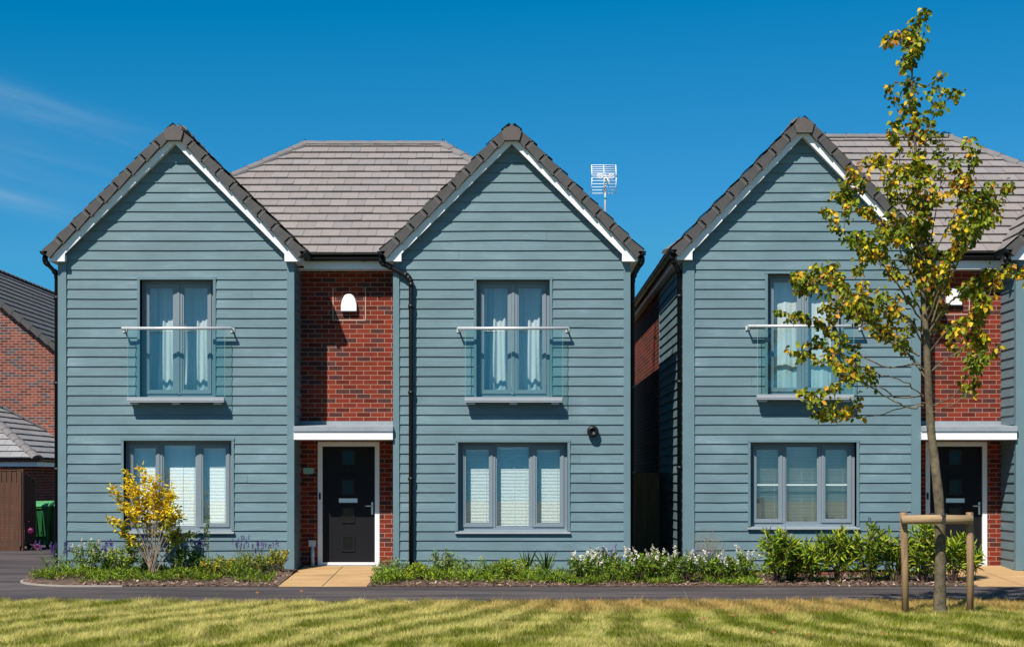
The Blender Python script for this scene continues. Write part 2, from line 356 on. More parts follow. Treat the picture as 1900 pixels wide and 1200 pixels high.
# ------------------------------------------------------------------ roof tiles
def clip(poly, p, q):                 # keep left side of p->q
    out = []
    def side(a): return (q[0]-p[0])*(a[1]-p[1])-(q[1]-p[1])*(a[0]-p[0])
    for i in range(len(poly)):
        a = poly[i]; b = poly[(i+1) % len(poly)]; sa, sb = side(a), side(b)
        if sa >= 0: out.append(a)
        if (sa > 0 and sb < 0) or (sa < 0 and sb > 0):
            t = sa/(sa-sb); out.append((a[0]+(b[0]-a[0])*t, a[1]+(b[1]-a[1])*t))
    return out
def tiles(mb, O, U, V, poly, tw=0.30, g=0.335, th=0.036, base=(0.228, 0.200, 0.188), var=0.075, gap=0.0045):
    O = Vector(O); U = Vector(U).normalized(); V = Vector(V).normalized(); Nn = U.cross(V).normalized()
    ar = sum(poly[i][0]*poly[(i+1) % len(poly)][1]-poly[(i+1) % len(poly)][0]*poly[i][1] for i in range(len(poly)))
    if ar < 0: poly = poly[::-1]
    us = [p[0] for p in poly]; vs_ = [p[1] for p in poly]
    mb.add([O+U*a+V*b for a, b in poly], [tuple(range(len(poly)))], 1)
    v = min(vs_); row = 0
    while v < max(vs_)-0.02:
        u = min(us)-tw+(row % 2)*tw*0.5+R.uniform(-0.01, 0.01)
        while u < max(us):
            rect = [(u+gap/2, v), (u+tw-gap/2, v), (u+tw-gap/2, v+g+0.01), (u+gap/2, v+g+0.01)]
            for i in range(len(poly)):
                rect = clip(rect, poly[i], poly[(i+1) % len(poly)])
                if len(rect) < 3: break
            if len(rect) >= 3:
                k = 1+R.uniform(-var, var); tw_ = R.uniform(-0.02, 0.03)
                c = (base[0]*(k+tw_), base[1]*k, base[2]*(k-tw_))
                jit = R.uniform(-0.003, 0.003); tlt = R.uniform(-0.004, 0.004)
                def P(a): return O+U*a[0]+V*a[1]+Nn*((th+jit+tlt*(a[0]-u)/tw)*(1-0.85*(a[1]-v)/g)+0.006)
                mb.add([P(a) for a in rect], [tuple(range(len(rect)))], 0, c)
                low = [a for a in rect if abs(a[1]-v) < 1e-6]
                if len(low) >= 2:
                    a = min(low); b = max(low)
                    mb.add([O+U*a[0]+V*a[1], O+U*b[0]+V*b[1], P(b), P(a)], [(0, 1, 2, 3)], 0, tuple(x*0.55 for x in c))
            u += tw
        v += g; row += 1
def ridgeline(mb, a, b, r=0.11, seg=0.42, col=(0.16, 0.145, 0.14)):
    a = Vector(a); b = Vector(b); n = max(1, round((b-a).length/seg)); d = (b-a)/n
    side = d.cross(Vector((0, 0, 1))).normalized(); up = side.cross(d).normalized()
    for i in range(n):
        p = a+d*i; q = a+d*(i+1.06); ring = []
        for k in range(7):
            an = math.pi*(k/6); rr0 = r*1.08; rr1 = r*0.95
            ring.append((p+(side*math.cos(an)*rr0*1.1+up*(math.sin(an)*rr0*0.72-0.03)), q+(side*math.cos(an)*rr1*1.1+up*(math.sin(an)*rr1*0.72-0.03))))
        vs = [x for x, y in ring]+[y for x, y in ring]
        fs = [(k, k+1, 8+k, 7+k) for k in range(6)]+[(0, 7, 13, 6), tuple(range(6, -1, -1)), tuple(range(7, 14))]
        mb.add(vs, fs, 0, col)
        mb.box(q.x-0.006, q.x+0.006, q.y-0.012, q.y+0.012, q.z+r*0.30, q.z+r*0.66, 1)

# ------------------------------------------------------------------ wall sheet with holes
def sheet(mb, u0, u1, v0, v1, holes, fn, mi=0):
    us = sorted({u0, u1, *[h[0] for h in holes], *[h[1] for h in holes]}); vs = sorted({v0, v1, *[h[2] for h in holes], *[h[3] for h in holes]})
    us = [u for u in us if u0 <= u <= u1]; vs = [v for v in vs if v0 <= v <= v1]
    for i in range(len(us)-1):
        for j in range(len(vs)-1):
            cu, cv = (us[i]+us[i+1])/2, (vs[j]+vs[j+1])/2
            if any(h[0] < cu < h[1] and h[2] < cv < h[3] for h in holes): continue
            mb.quad(fn(us[i], vs[j]), fn(us[i+1], vs[j]), fn(us[i+1], vs[j+1]), fn(us[i], vs[j+1]), mi)
def boards(mb, u0, u1, z0, z1, holes, fn, slopes=None, pitch=0.15195, lip=0.0175, wob=0.0035):
    """fn(u, out, z) -> world point; slopes=(umid, zapex, s): gable limit"""
    z = z0; i = 0
    while z < z1:
        zt = min(z+pitch, z1)
        a, b = u0, u1
        segs = [(a, b)]
        if slopes and R.random() < 0.30:
            jx = R.uniform(a+0.5, b-0.5); segs = [(a, jx-0.0016), (jx+0.0016, b)]
        for h in holes:
            if z+0.004 < h[3] < zt-0.012:      # strip of the board left above an opening
                P = lambda u, zz: fn(u, lip*(1-(zz-z)/pitch)+0.004, zz)
                mb.add([P(h[0], h[3]), P(h[1], h[3]), P(h[1], zt), P(h[0], zt)], [(0, 1, 2, 3)], 0)
            if z+0.012 < h[2] < zt-0.004:
                P = lambda u, zz: fn(u, lip*(1-(zz-z)/pitch)+0.004, zz)
                mb.add([P(h[0], z), P(h[1], z), P(h[1], h[2]), P(h[0], h[2])], [(0, 1, 2, 3)], 0)
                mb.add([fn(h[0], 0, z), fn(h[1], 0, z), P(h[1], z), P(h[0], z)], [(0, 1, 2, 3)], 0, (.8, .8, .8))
            zc = (z+zt)/2
            if h[2] < zt-0.004 and h[3] > z+0.004:
                ns = []
                for s0, s1 in segs:
                    if h[1] <= s0 or h[0] >= s1: ns.append((s0, s1)); continue
                    if h[0] > s0: ns.append((s0, h[0]))
                    if h[1] < s1: ns.append((h[1], s1))
                segs = ns
        for s0, s1 in segs:
            bb, tt = z, zt
            for h in holes:              # partial overlap: trim the board
                if h[0] < s1-0.01 and h[1] > s0+0.01: pass
            tone = 1+R.uniform(-0.06, 0.06)
            c = (tone, tone*(1+R.uniform(-0.01, 0.01)), tone)
            n = max(2, int((s1-s0)/0.35)); ph = R.uniform(0, 6); am = wob*R.uniform(0.2, 1.6)
            if R.random() < 0.12: am *= 2.2
            pts = []
            for k in range(n+1):
                u = s0+(s1-s0)*k/n
                dz = am*math.sin(ph+u*1.7)+R.uniform(-0.0006, 0.0006)
                if k in (0, n): dz *= 0.5
                pts.append((u, dz))
            for k in range(n):
                (ua, da), (ub, db) = pts[k], pts[k+1]
                ta = tb = zt+0.001
                za, zb = z+da, z+db
                if slopes:
                    um, za_, s = slopes
                    lim = lambda u: za_-s*abs(u-um)
                    if lim(ua) <= z and lim(ub) <= z: continue
                    # clip quad against the slope as a polygon
                    q = [(ua, za), (ub, zb), (ub, tb), (ua, ta)]
                    if um > ua and um < ub: um_ok = True
                    q = clip(q, (um, za_), (um-10, za_-s*10)); 
                    if len(q) >= 3: q = clip(q, (um+10, za_-s*10), (um, za_))
                    if len(q) < 3: continue
                else: q = [(ua, za), (ub, zb), (ub, tb), (ua, ta)]
                P = lambda p: fn(p[0], lip*(1-(p[1]-z)/pitch)+0.004, p[1])
                mb.add([P(p) for p in q], [tuple(range(len(q)))], 0, c)
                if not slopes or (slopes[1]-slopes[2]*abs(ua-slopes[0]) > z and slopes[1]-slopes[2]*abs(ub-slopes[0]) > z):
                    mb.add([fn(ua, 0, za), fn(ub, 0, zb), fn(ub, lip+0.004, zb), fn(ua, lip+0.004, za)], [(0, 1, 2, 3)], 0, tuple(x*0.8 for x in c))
            # end grain
            for u in (s0, s1):
                if slopes and slopes[1]-slopes[2]*abs(u-slopes[0]) < zt: continue
                mb.add([fn(u, 0, z), fn(u, lip, z), fn(u, 0.002, zt), fn(u, 0, zt)], [(0, 1, 2, 3)], 0, c)
        z += pitch; i += 1

# ------------------------------------------------------------------ window
YW = 25.13      # face of window frames
def frame_rect(mb, x0, x1, z0, z1, w, y0, y1, mi=0):
    mb.box(x0, x0+w, y0, y1, z0, z1, mi); mb.box(x1-w, x1, y0, y1, z0, z1, mi)
    mb.box(x0+w, x1-w, y0, y1, z0, z0+w, mi); mb.box(x0+w, x1-w, y0, y1, z1-w, z1, mi)
def casement(mb, x0, x1, z0, z1, y, w=0.062):
    # stepped profile: outer flat + raised inner bead
    frame_rect(mb, x0, x1, z0, z1, w*0.62, y-0.016, y+0.05)
    frame_rect(mb, x0+w*0.62, x1-w*0.62, z0+w*0.62, z1-w*0.62, w*0.38, y-0.006, y+0.045)
    return (x0+w*0.9, x1-w*0.9, z0+w*0.9, z1-w*0.9)
def window(root, x0, x1, z0, z1, kind, where, sill_z=None, bar=False, tilt=0.5, blindtop=True, curt=None, blinddepth=0.13):
    """x0..z1: the opening"""
    f = MB(); y = YW
    t = 0.040
    frame_rect(f, x0, x1, z0, z1, 0.052, y, y+0.07)
    win = None; lights = []
    xi0, xi1, zi0, zi1 = x0+0.052, x1-0.052, z0+0.052, z1-0.052
    if kind == 'upper':
        xm = (xi0+xi1)/2
        f.box(xm-0.022, xm+0.022, y-0.030, y+0.05, zi0+0.012, zi1)
        lights = [(xi0, xm-0.022), (xm+0.022, xi1)]
        cases = [True, True]
    else:
        w = xi1-xi0; a = xi0+w*0.318; b = xi1-w*0.318
        f.box(a-0.02, a+0.02, y-0.004, y+0.06, zi0, zi1); f.box(b-0.02, b+0.02, y-0.004, y+0.06, zi0, zi1)
        lights = [(xi0, a-0.02), (a+0.02, b-0.02), (b+0.02, xi1)]
        cases = [True, False, True]
    win = f.build('window', M['frame'], root)
    out = []
    for (a, b), cs in zip(lights, cases):
        s = MB()
        if cs: g = casement(s, a+0.003, b-0.003, zi0+0.003, zi1-0.003, y)
        else:
            frame_rect(s, a, b, zi0, zi1, 0.022, y+0.012, y+0.05); g = (a+0.02, b-0.02, zi0+0.02, zi1-0.02)
        s.build('sash', M['frame'], win)
        p = MB(); p.quad((g[0], y+0.02, g[2]), (g[1], y+0.02, g[2]), (g[1], y+0.02, g[3]), (g[0], y+0.02, g[3]))
        p.build('pane', M['glass'], win); out.append(g)
        if bar:
            q = MB(); zc = g[2]+(g[3]-g[2])*0.492; q.box(g[0], g[1], y+0.024, y+0.04, zc-0.011, zc+0.011); q.build('glazing_bar', M['white'], win)
    # casing trim, in cladding colour
    c = MB()
    tw = 0.04
    ov = 0.026
    zb = z0 if kind == 'lower' else z0-0.02
    c.box(x0-tw, x0, D-0.030, YW+0.01, zb, z1); c.box(x1, x1+tw, D-0.030, YW+0.01, zb, z1)
    c.box(x0-tw-0.006, x1+tw+0.006, D-0.034, YW+0.01, z1, z1+tw)
    c.build('window_surround', M['trim'], root)
    s = MB()
    if kind == 'lower':
        s.prismy([(YW+0.01, z0-0.03), (D-0.062, z0-0.046), (D-0.062, z0-0.018), (YW+0.01, z0+0.004)], x0-tw-0.006, x1+tw+0.006)
        s.build('sill', M['alu'], win)
    # lining of the room behind
    r = MB(); ya, yb = YW+0.072, YW+2.2
    e = 0.25
    X0, X1, Z0, Z1 = x0-e, x1+e, z0-0.3, z1+0.25
    r.quad((X0, yb, Z0), (X1, yb, Z0), (X1, yb, Z1), (X0, yb, Z1)); r.quad((X0, ya, Z0), (X0, yb, Z0), (X0, yb, Z1), (X0, ya, Z1))
    r.quad((X1, ya, Z0), (X1, yb, Z0), (X1, yb, Z1), (X1, ya, Z1)); r.quad((X0, ya, Z0), (X1, ya, Z0), (X1, yb, Z0), (X0, yb, Z0))
    r.quad((X0, ya, Z1), (X1, ya, Z1), (X1, yb, Z1), (X0, yb, Z1))
    sheet(r, X0, X1, Z0, Z1, [(x0+0.01, x1-0.01, z0+0.01, z1-0.01)], lambda u, v: (u, ya+0.001, v))
    r.build('room_lining', M['room'], win)
    return out
def balcony(root, x0, x1, zr, zs, sx0, sx1):
    """x0..x1 rail, zr rail height, zs sill top, sx0..sx1 bottom channel"""
    yo = D-0.17
    b = MB(); b.box(sx0, sx1, yo-0.03, yo+0.035, zs-0.085, zs-0.004); b.box(sx0+0.01, sx1-0.01, yo+0.035, D-0.03, zs-0.06, zs-0.03)
    b.box(sx0, sx1, yo-0.036, yo+0.0, zs-0.062, zs-0.052)
    for k in (0.07, 0.5, 0.93):
        xc = sx0+(sx1-sx0)*k; b.box(xc-0.06, xc+0.06, yo-0.01, D-0.01, zs-0.115, zs-0.086)
    j = b.build('juliet_balcony', M['alu'], root)
    g = MB(); g.box(sx0+0.012, sx1+0.01, yo-0.006, yo+0.006, zs-0.05, zr-0.01); g.build('glass_panel', M['railglass'], j)
    for x in (sx0+0.010, sx1+0.008): g = MB(); g.box(x, x+0.004, yo-0.0065, yo+0.0065, zs-0.05, zr-0.01); g.build('glass_edge', M['glassedge'], j)
    r = MB(); r.tube([(x0, yo, zr), (x1, yo, zr)], 0.024, 12, 0)
    for x in (x0+0.012, x1-0.012):
        r.box(x-0.008, x+0.008, yo, D-0.01, zr-0.028, zr+0.008)
        r.box(x-0.03 if x > 0 and x == x0 else x-0.03, x+0.03, D-0.03, D-0.01, zr-0.05, zr+0.02)
    r.build('handrail', M['railmetal'], j)
def blind(gs, where, tilt=0.9, z_gap=0.0):
    for (a, b, z0, z1), pos in zip(gs, ('left', 'middle', 'right')):
        m = MB(); y = YW+0.135
        x0, x1 = a-0.012, b+0.012
        m.box(x0, x1, y-0.02, y+0.02, z1-0.025, z1+0.012)
        z = z1-0.035; ca, sa = math.cos(tilt)*0.0128, math.sin(tilt)*0.0128
        while z > z0-0.03:
            dz = R.uniform(-0.0005, 0.0005); w = R.uniform(-0.0006, 0.0006)
            m.quad((x0, y-ca, z-sa+dz), (x1, y-ca, z-sa+dz+w), (x1, y+ca, z+sa+dz+w), (x0, y+ca, z+sa+dz)); z -= 0.0226
        for k in (0.12, 0.55, 0.88) if pos == 'middle' else (0.2, 0.85):
            xx = x0+(x1-x0)*k; m.box(xx-0.002, xx+0.002, y+(-0.014 if tilt > 0 else 0.0135), y+(-0.011 if tilt > 0 else 0.016), z0-0.02, z1)
        o = m.build('venetian_blind', M['blind'], None, (((x0+x1)/2, y, z0-0.03)))
        tag(o, f'white venetian blind behind {pos} pane of the {where}', 'blind', 'venetian blinds in the ground floor windows')
def curtains(x0, x1, z0, z1, where, depth, spans, amp=1.0):
    for (a, b), pos in zip(spans, ('left', 'right')):
        y = YW+depth; n = 60; vs = []; m = MB(); ph = R.uniform(0, 6)
        ztop = z1+0.1; zbot = z0-0.03
        rows = 14
        for j in range(rows+1):
            t = j/rows
            for i in range(n+1):
                s = i/n; x = x0+(x1-x0)*(a+(b-a)*s)
                sq = 1-0.12*math.sin(math.pi*min(1, t*1.1))*(1 if pos == 'left' else 1)
                xm = x0+(x1-x0)*(a+b)/2; x = xm+(x-xm)*sq
                yy = y+amp*(0.034*math.sin(ph+s*17+0.9*math.sin(t*3+ph))*(0.4+0.6*t)+0.012*math.sin(s*41+ph)+0.04*math.sin(s*6+t*2.8))
                vs.append((x, yy, ztop+(zbot-ztop)*t))
        m.add(vs, [(j*(n+1)+i, j*(n+1)+i+1, (j+1)*(n+1)+i+1, (j+1)*(n+1)+i) for j in range(rows) for i in range(n)], 0, (1, 1, 1), True)
        o = m.build('curtain', M['curtain'], None, ((x0+x1)/2, y, zbot))
        tag(o, f'white curtain on the {pos} side of the {where}', 'curtain', 'white curtains in the upstairs windows')

# ------------------------------------------------------------------ one house
YB = 25.73        # brick plane of the recess
YV = D-0.22       # front of verge
EAVE_Z = 5.10
def gable_wing(root, xl, xr, tl, trr, apz, tipz, zbase, winU, winL, where, side_open=None, uz=None, lz=None, rail=None, bar=False, blind_tilt=0.9, curt=None, cdepth=0.36, amp=1.0):
    Xl, Xr = WX(xl), WX(xr); xm = (Xl+Xr)/2; hw = (Xr-Xl)/2+0.2; s = (apz-tipz)/hw
    ux0, ux1 = WX(winU[0]), WX(winU[1]); uz0, uz1 = uz
    lx0, lx1 = WX(winL[0]), WX(winL[1]); lz0, lz1 = lz
    T = 0.04
    holes = [(ux0-T, ux1+T, uz0-0.02, uz1+T), (lx0-T, lx1+T, lz0-0.04, lz1+T)]
    th_ = math.atan(s); slv = lambda p: p/math.cos(th_)     # perp -> vertical
    # cladding
    c = MB()
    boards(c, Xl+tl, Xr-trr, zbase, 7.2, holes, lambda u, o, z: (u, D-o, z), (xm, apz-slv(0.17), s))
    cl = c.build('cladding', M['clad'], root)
    # backing wall (boards stand on it)
    w = MB(); top = tipz-0.05
    hl = [(ux0, ux1, uz0, uz1), (lx0, lx1, lz0, lz1)]
    sheet(w, Xl, Xr, zbase, top, hl, lambda u, v: (u, D, v))
    w.add([(Xl, D, top), (Xr, D, top), (xm, D, top+(Xr-xm)*s)], [(0, 1, 2)])
    # reveals behind surround
    for h in hl:
        for (a, b) in (((h[0], h[2]), (h[0], h[3])), ((h[1], h[2]), (h[1], h[3])), ((h[0], h[2]), (h[1], h[2])), ((h[0], h[3]), (h[1], h[3]))):
            w.quad((a[0], D, a[1]), (b[0], D, b[1]), (b[0], YW+0.075, b[1]), (a[0], YW+0.075, a[1]))
    w.build('wall', M['trim'], root)
    # corner trims
    for (a, b, sd) in ((Xl, Xl+tl, -1), (Xr-trr, Xr, 1)):
        t = MB(); t.box(a-(0.012 if sd < 0 else 0), b+(0.012 if sd > 0 else 0), D-0.036, D+0.07, zbase-0.01, tipz-0.14)
        for k in range(9):                      # nail heads
            z = zbase+0.3+k*0.52; xx = (a+b)/2+R.uniform(-0.02, 0.02)
            t.box(xx-0.004, xx+0.004, D-0.038, D-0.036, z, z+0.008)
        t.build('corner_trim', M['trim'], root)
    # side faces of this wing that stand free get boards (done by caller)
    # windows
    gU = window(root, ux0, ux1, uz0, uz1, 'upper', where)
    gL = window(root, lx0, lx1, lz0, lz1, 'lower', where, bar=bar)
    if rail:
        balcony(root, WX(rail[0], D-.17), WX(rail[1], D-.17), WZ(rail[2], D-.17), WZ(rail[3], D-.17), WX(rail[4], D-.17), WX(rail[5], D-.17))
    blind(gL, f'ground floor window {where}', blind_tilt)
    if curt: curtains(ux0, ux1, uz0, uz1, f'upstairs window {where}', cdepth, curt, amp)
    # verge caps
    ca, sa = math.cos(th_), math.sin(th_); Ls = hw/ca; n = 9; g = (Ls-0.12)/n
    for sd in (-1, 1):
        v = MB()
        def P(t, p): return (xm+sd*(hw-t*ca-p*sa), tipz+t*sa-p*ca)
        for i in range(n):
            t0 = i*g-0.01; t1 = (i+1)*g+0.015
            j = R.uniform(-0.004, 0.004)
            v.prism([P(t0, 0.158+j), P(t0, -0.012+j), P(t1, 0.018+j), P(t1, 0.128+j)], YV, D+0.05)
            v.prism([P(t1-0.06, 0.133), P(t1-0.06, -0.004), P(t1+0.0, 0.004), P(t1+0.0, 0.127)], YV+0.012, D+0.05)
            v.prism([P(t1-0.068, 0.136), P(t1-0.068, -0.006), P(t1-0.058, -0.004), P(t1-0.058, 0.134)], YV-0.004, D+0.04, 1)
        v.build('verge', [M['cap'], M['ridge']], root)
        b = MB()
        end = 0.0
        p0, p1 = 0.105, 0.262
        a0 = P(0.05, p0); 
        apx0 = (xm, apz-slv(p0)); apx1 = (xm, apz-slv(p1))
        foot_out = xm+sd*(hw-0.2+0.115); foot_in = xm+sd*(hw-0.2-0.125); zf = tipz-0.165
        def zt(x, p): return apz-slv(p)-s*abs(x-xm)
        xc = xm+sd*0.035
        b.prism([(xm, apz-slv(p0)), (xm, apz-slv(p1)+0.035), (xc, apz-slv(p1)-s*0.0), (foot_in, zt(foot_in, p1)), (foot_in, zf), (foot_out, zf), (foot_out, zt(foot_out, p0))], YV+0.075, YV+0.10)
        bo = b.build('bargeboard', M['white'], root)
        # added white strip and tabs imitating sun spots between the verge caps
        q = MB(); q.prism([P(0.06, 0.150), P(0.06, 0.157), P(Ls-0.2, 0.157), P(Ls-0.2, 0.150)], YV+0.06, YV+0.075)
        for i in range(n):
            t = i*g+g*0.86; c0 = P(t, 0.152); c1 = P(t+0.05, 0.152); c2 = P(t+0.05, 0.175); c3 = P(t, 0.175)
            q.prism([c0, c1, c2, c3], YV+0.058, YV+0.076)
        q.build('verge_sun_spots', M['white'], bo)
        # sloping soffit + box end
        so = MB()
        zi = lambda x, p: (x, zt(x, p))
        so.prism([zi(xm, p1-0.03), zi(foot_in, p1-0.03), zi(foot_in, p1-0.045), zi(xm, p1-0.045)], YV+0.10, D+0.002)
        so.box(foot_in, foot_out, YV+0.10, D-0.036, zf+0.006, zf+0.02)
        so.box(foot_in, foot_in+0.012*sd, YV+0.10, D-0.03, zf+0.02, zt(foot_in, p1))
        so.build('soffit', M['white'], root)
    a = MB()
    zc = apz-0.055
    a.prism([(xm, zc), (xm-0.155, zc-0.105), (xm-0.118, zc-0.245), (xm+0.118, zc-0.245), (xm+0.155, zc-0.105)], YV-0.03, D+0.2)
    a.build('apex_cap', M['apex'], root)
    # roof slopes
    r = MB(); yb = 29.6
    for sd in (-1, 1):
        O = (xm+sd*hw, D-0.12, tipz) if sd > 0 else (xm-hw, yb, tipz)
        U = (0, 1, 0) if sd > 0 else (0, -1, 0); V = (-sd*ca, 0, sa); ln = yb-D+0.12
        tiles(r, O, U, V, [(0, 0), (ln, 0), (ln, Ls-0.02), (0, Ls-0.02)])
    r.add([(xm-hw, yb, tipz), (xm+hw, yb, tipz), (xm, yb, apz)], [(0, 1, 2)], 1)
    ridgeline(r, (xm, D+0.2, apz-0.02), (xm, yb, apz-0.02))
    r.build('roof_tiles', [M['tile'], M['under']], root)
    return Xl, Xr, xm, hw, s
def gutter(mb, a, b, r=0.058):
    a = Vector(a); b = Vector(b); d = (b-a).normalized(); side = d.cross(Vector((0, 0, 1))).normalized()
    ring = []
    prof = [(math.cos(math.pi*k/8)*r, -math.sin(math.pi*k/8)*r) for k in range(9)]
    prof2 = [(x*0.88, z*0.88+0.003) for x, z in prof[::-1]]
    pr = prof+prof2; n = len(pr)
    vs = [a+side*x+Vector((0, 0, z)) for x, z in pr]+[b+side*x+Vector((0, 0, z)) for x, z in pr]
    mb.add(vs, [(i, (i+1) % n, n+(i+1) % n, n+i) for i in range(n)]+[tuple(range(n)), tuple(range(2*n-1, n-1, -1))], 0, (1, 1, 1))
    # end stop and joint collars
    for p in (a, b):
        vs = [p+side*x*1.06+Vector((0, 0, z*1.06)) for x, z in prof]; mb.add(vs, [tuple(range(len(vs)))], 0)
    ln = (b-a).length; k = 0.9
    while k < ln:
        p = a+d*k; q = p+d*0.05
        vs = [p+side*x*1.1+Vector((0, 0, z*1.1)) for x, z in prof]+[q+side*x*1.1+Vector((0, 0, z*1.1)) for x, z in prof]
        m_ = len(prof); mb.add(vs, [(i, i+1, m_+i+1, m_+i) for i in range(m_-1)]+[tuple(range(m_)), tuple(range(2*m_-1, m_-1, -1))], 0)
        k += 1.9
def pipe(root, pts, r=0.037, wall=None):
    m = MB(); m.tube(pts, r, 12)
    for i, p in enumerate(pts[1:-1], 1):
        p = Vector(p); 
        for q in (Vector(pts[i-1]), Vector(pts[i+1])):
            d = (q-p).normalized(); m.tube([p-d*0.0, p+d*0.07], r*1.22, 12)
    z = pts[-2][2]-0.4
    while z > pts[-1][2]+0.2:
        x, y = pts[-1][0], pts[-1][1]
        m.tube([(x, y, z), (x, y, z+0.05)], r*1.3, 12)
        z -= 1.35
    return m.build('downpipe', M['black'], root)
def house(name, label, cx_, wings, apz, tipz, zbase, yback, ridge, group):
    A, B = wings
    root = thing(name, label, 'house', (cx_, D, 0), group)
    rA = gable_wing(root, **A); rB = gable_wing(root, **B)
    Xo0, Xo1 = rA[0], rB[1]; Xi0, Xi1 = rA[1], rB[0]
    # inner reveals of the recess: boards + canopy junction
    c = MB()
    def fA(u, o, z): return (Xi0+o, u, z)
    def fB(u, o, z): return (Xi1-o, u, z)
    for fn_ in (fA, fB):
        c = MB(); boards(c, D+0.04, YB, zbase, tipz-0.1, [], fn_, wob=0.001); c.build('reveal_cladding', M['clad'], root)
    for X in (Xi0, Xi1): w = MB(); w.quad((X, D, 0), (X, YB, 0), (X, YB, tipz), (X, D, tipz)); w.build('wall', M['trim'], root)
    # side outer walls: boards 3.86 m then brick
    ysp = 28.86
    for fn_ in (lambda u, o, z: (Xo0-o, u, z), lambda u, o, z: (Xo1+o, u, z)):
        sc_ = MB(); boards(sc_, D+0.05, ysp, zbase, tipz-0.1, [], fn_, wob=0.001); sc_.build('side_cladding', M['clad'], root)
    for X, sg in ((Xo0, -1), (Xo1, 1)):
        w = MB(); w.quad((X, D, 0.0), (X, ysp, 0.0), (X, ysp, tipz), (X, D, tipz)); w.build('wall', M['trim'], root)
        t = MB(); t.box(X-0.02 if sg < 0 else X, X if sg < 0 else X+0.02, ysp, ysp+0.07, zbase, tipz-0.1); t.build('corner_trim', M['trim'], root)
    for X in (Xo0, Xo1): bs = MB(); bs.quad((X, ysp+0.07, 0), (X, yback, 0), (X, yback, tipz), (X, ysp+0.07, tipz)); bs.build('brick_side_wall', M['brickside'], root)
    bk = MB(); bk.quad((Xo0, yback, 0), (Xo1, yback, 0), (Xo1, yback, tipz), (Xo0, yback, tipz)); bk.build('back_wall', M['brick'], root)
    # plinth under the cladding
    for a, b in ((Xo0, Xi0), (Xi1, Xo1)): p = MB(); p.quad((a+0.01, D+0.012, -0.1), (b-0.01, D+0.012, -0.1), (b-0.01, D+0.012, zbase), (a+0.01, D+0.012, zbase)); p.build('plinth', M['brick'], root)
    # recess brick
    dx0 = Xi0+0.287; dx1 = dx0+1.0; dz0 = 0.155; dz1 = 2.15; YD = YB+0.06
    bw = MB(); sheet(bw, Xi0, Xi1, -0.05, tipz-0.1, [(dx0, dx1, -0.05, dz1)], lambda u, v: (u, YB, v))
    for x in (dx0, dx1): bw.quad((x, YB, 0), (x, YD+0.05, 0), (x, YD+0.05, dz1), (x, YB, dz1))
    bw.build('brick_wall', M['brick'], root)
    # mortar outline of the patched brickwork round the alarm box
    mo = MB(); ax = WX(648, YB) if Xi0 < 0 else 7.14; az = 4.39 if Xi0 < 0 else 4.49
    for xx in (ax-0.262, ax+0.262): mo.box(xx-0.006, xx+0.006, YB-0.003, YB, az-0.27, az+0.25)
    mo.box(ax-0.262, ax+0.262, YB-0.003, YB, az-0.282, az-0.27)
    mo.build('mortar_joint', simple_m('mortar', (0.50, 0.37, 0.29)), root)
    # canopy
    cz0, cz1 = WZ(812, D-0.07), WZ(790, D-0.07)
    k = MB(); k.box(Xi0+0.012, Xi1-0.012, D-0.09, YB-0.004, 2.166, 2.293); cn = k.build('canopy', M['white'], root)
    k = MB(); k.prismy([(D-0.11, 2.295), (D-0.11, 2.366), (D-0.09, 2.374), (YB-0.004, 2.425), (YB-0.004, 2.295)], Xi0+0.008, Xi1-0.008)
    k.box(Xi0+0.014, Xi1-0.014, YB-0.012, YB-0.004, 2.425, 2.483)
    k.build('flashing', M['lead'], cn)
    # door
    d = MB(); frame_rect(d, dx0, dx1, dz0-0.03, dz1, 0.075, YB+0.012, YD+0.05); d.build('door_frame', M['white'], root)
    ex0, ex1, ez0, ez1 = dx0+0.076, dx1-0.076, dz0+0.02, dz1-0.076
    d = MB(); d.box(ex0, ex1, YD-0.01, YD+0.035, ez0+0.03, ez1)
    xc = (ex0+ex1)/2-0.01
    dr = d.build('door', M['door'], root)
    for py in (848, 904, 955, 1008):
        z = WZ(py, YD); q = MB(); frame_rect(q, xc-0.105, xc+0.105, z-0.125, z+0.125, 0.018, YD-0.026, YD-0.010)
        frame_rect(q, xc-0.087, xc+0.087, z-0.107, z+0.107, 0.012, YD-0.02, YD-0.010); o = q.build('door_light', M['black'], dr)
        q = MB(); q.quad((xc-0.075, YD-0.013, z-0.095), (xc+0.075, YD-0.013, z-0.095), (xc+0.075, YD-0.013, z+0.095), (xc-0.075, YD-0.013, z+0.095), 0); q.build('glazing', glossdark, dr)
    q = MB(); z = WZ(928, YD); frame_rect(q, xc-0.15, xc+0.15, z-0.034, z+0.034, 0.012, YD-0.026, YD-0.010); q.box(xc-0.138, xc+0.138, YD-0.018, YD-0.010, z-0.022, z+0.022); q.build('letterbox', M['steel'], dr)
    q = MB(); hx = ex1-0.045; z = WZ(938, YD)
    q.box(hx-0.015, hx+0.015, YD-0.022, YD-0.010, z-0.14, z+0.06); q.tube([(hx, YD-0.02, z), (hx, YD-0.06, z), (hx-0.12, YD-0.06, z)], 0.011, 8); q.build('handle', M['steel'], dr)
    q = MB(); q.prismy([(YB-0.04, dz0-0.03), (YB-0.04, dz0-0.012), (YD-0.005, dz0+0.045), (YD-0.005, dz0-0.03)], ex0, ex1); q.build('threshold', M['steel'], root)
    q = MB(); q.box(dx0+0.02, dx0+0.05, YB-0.0, YB+0.011, WZ(926, YB), WZ(914, YB)); q.build('doorbell', M['black'], root)
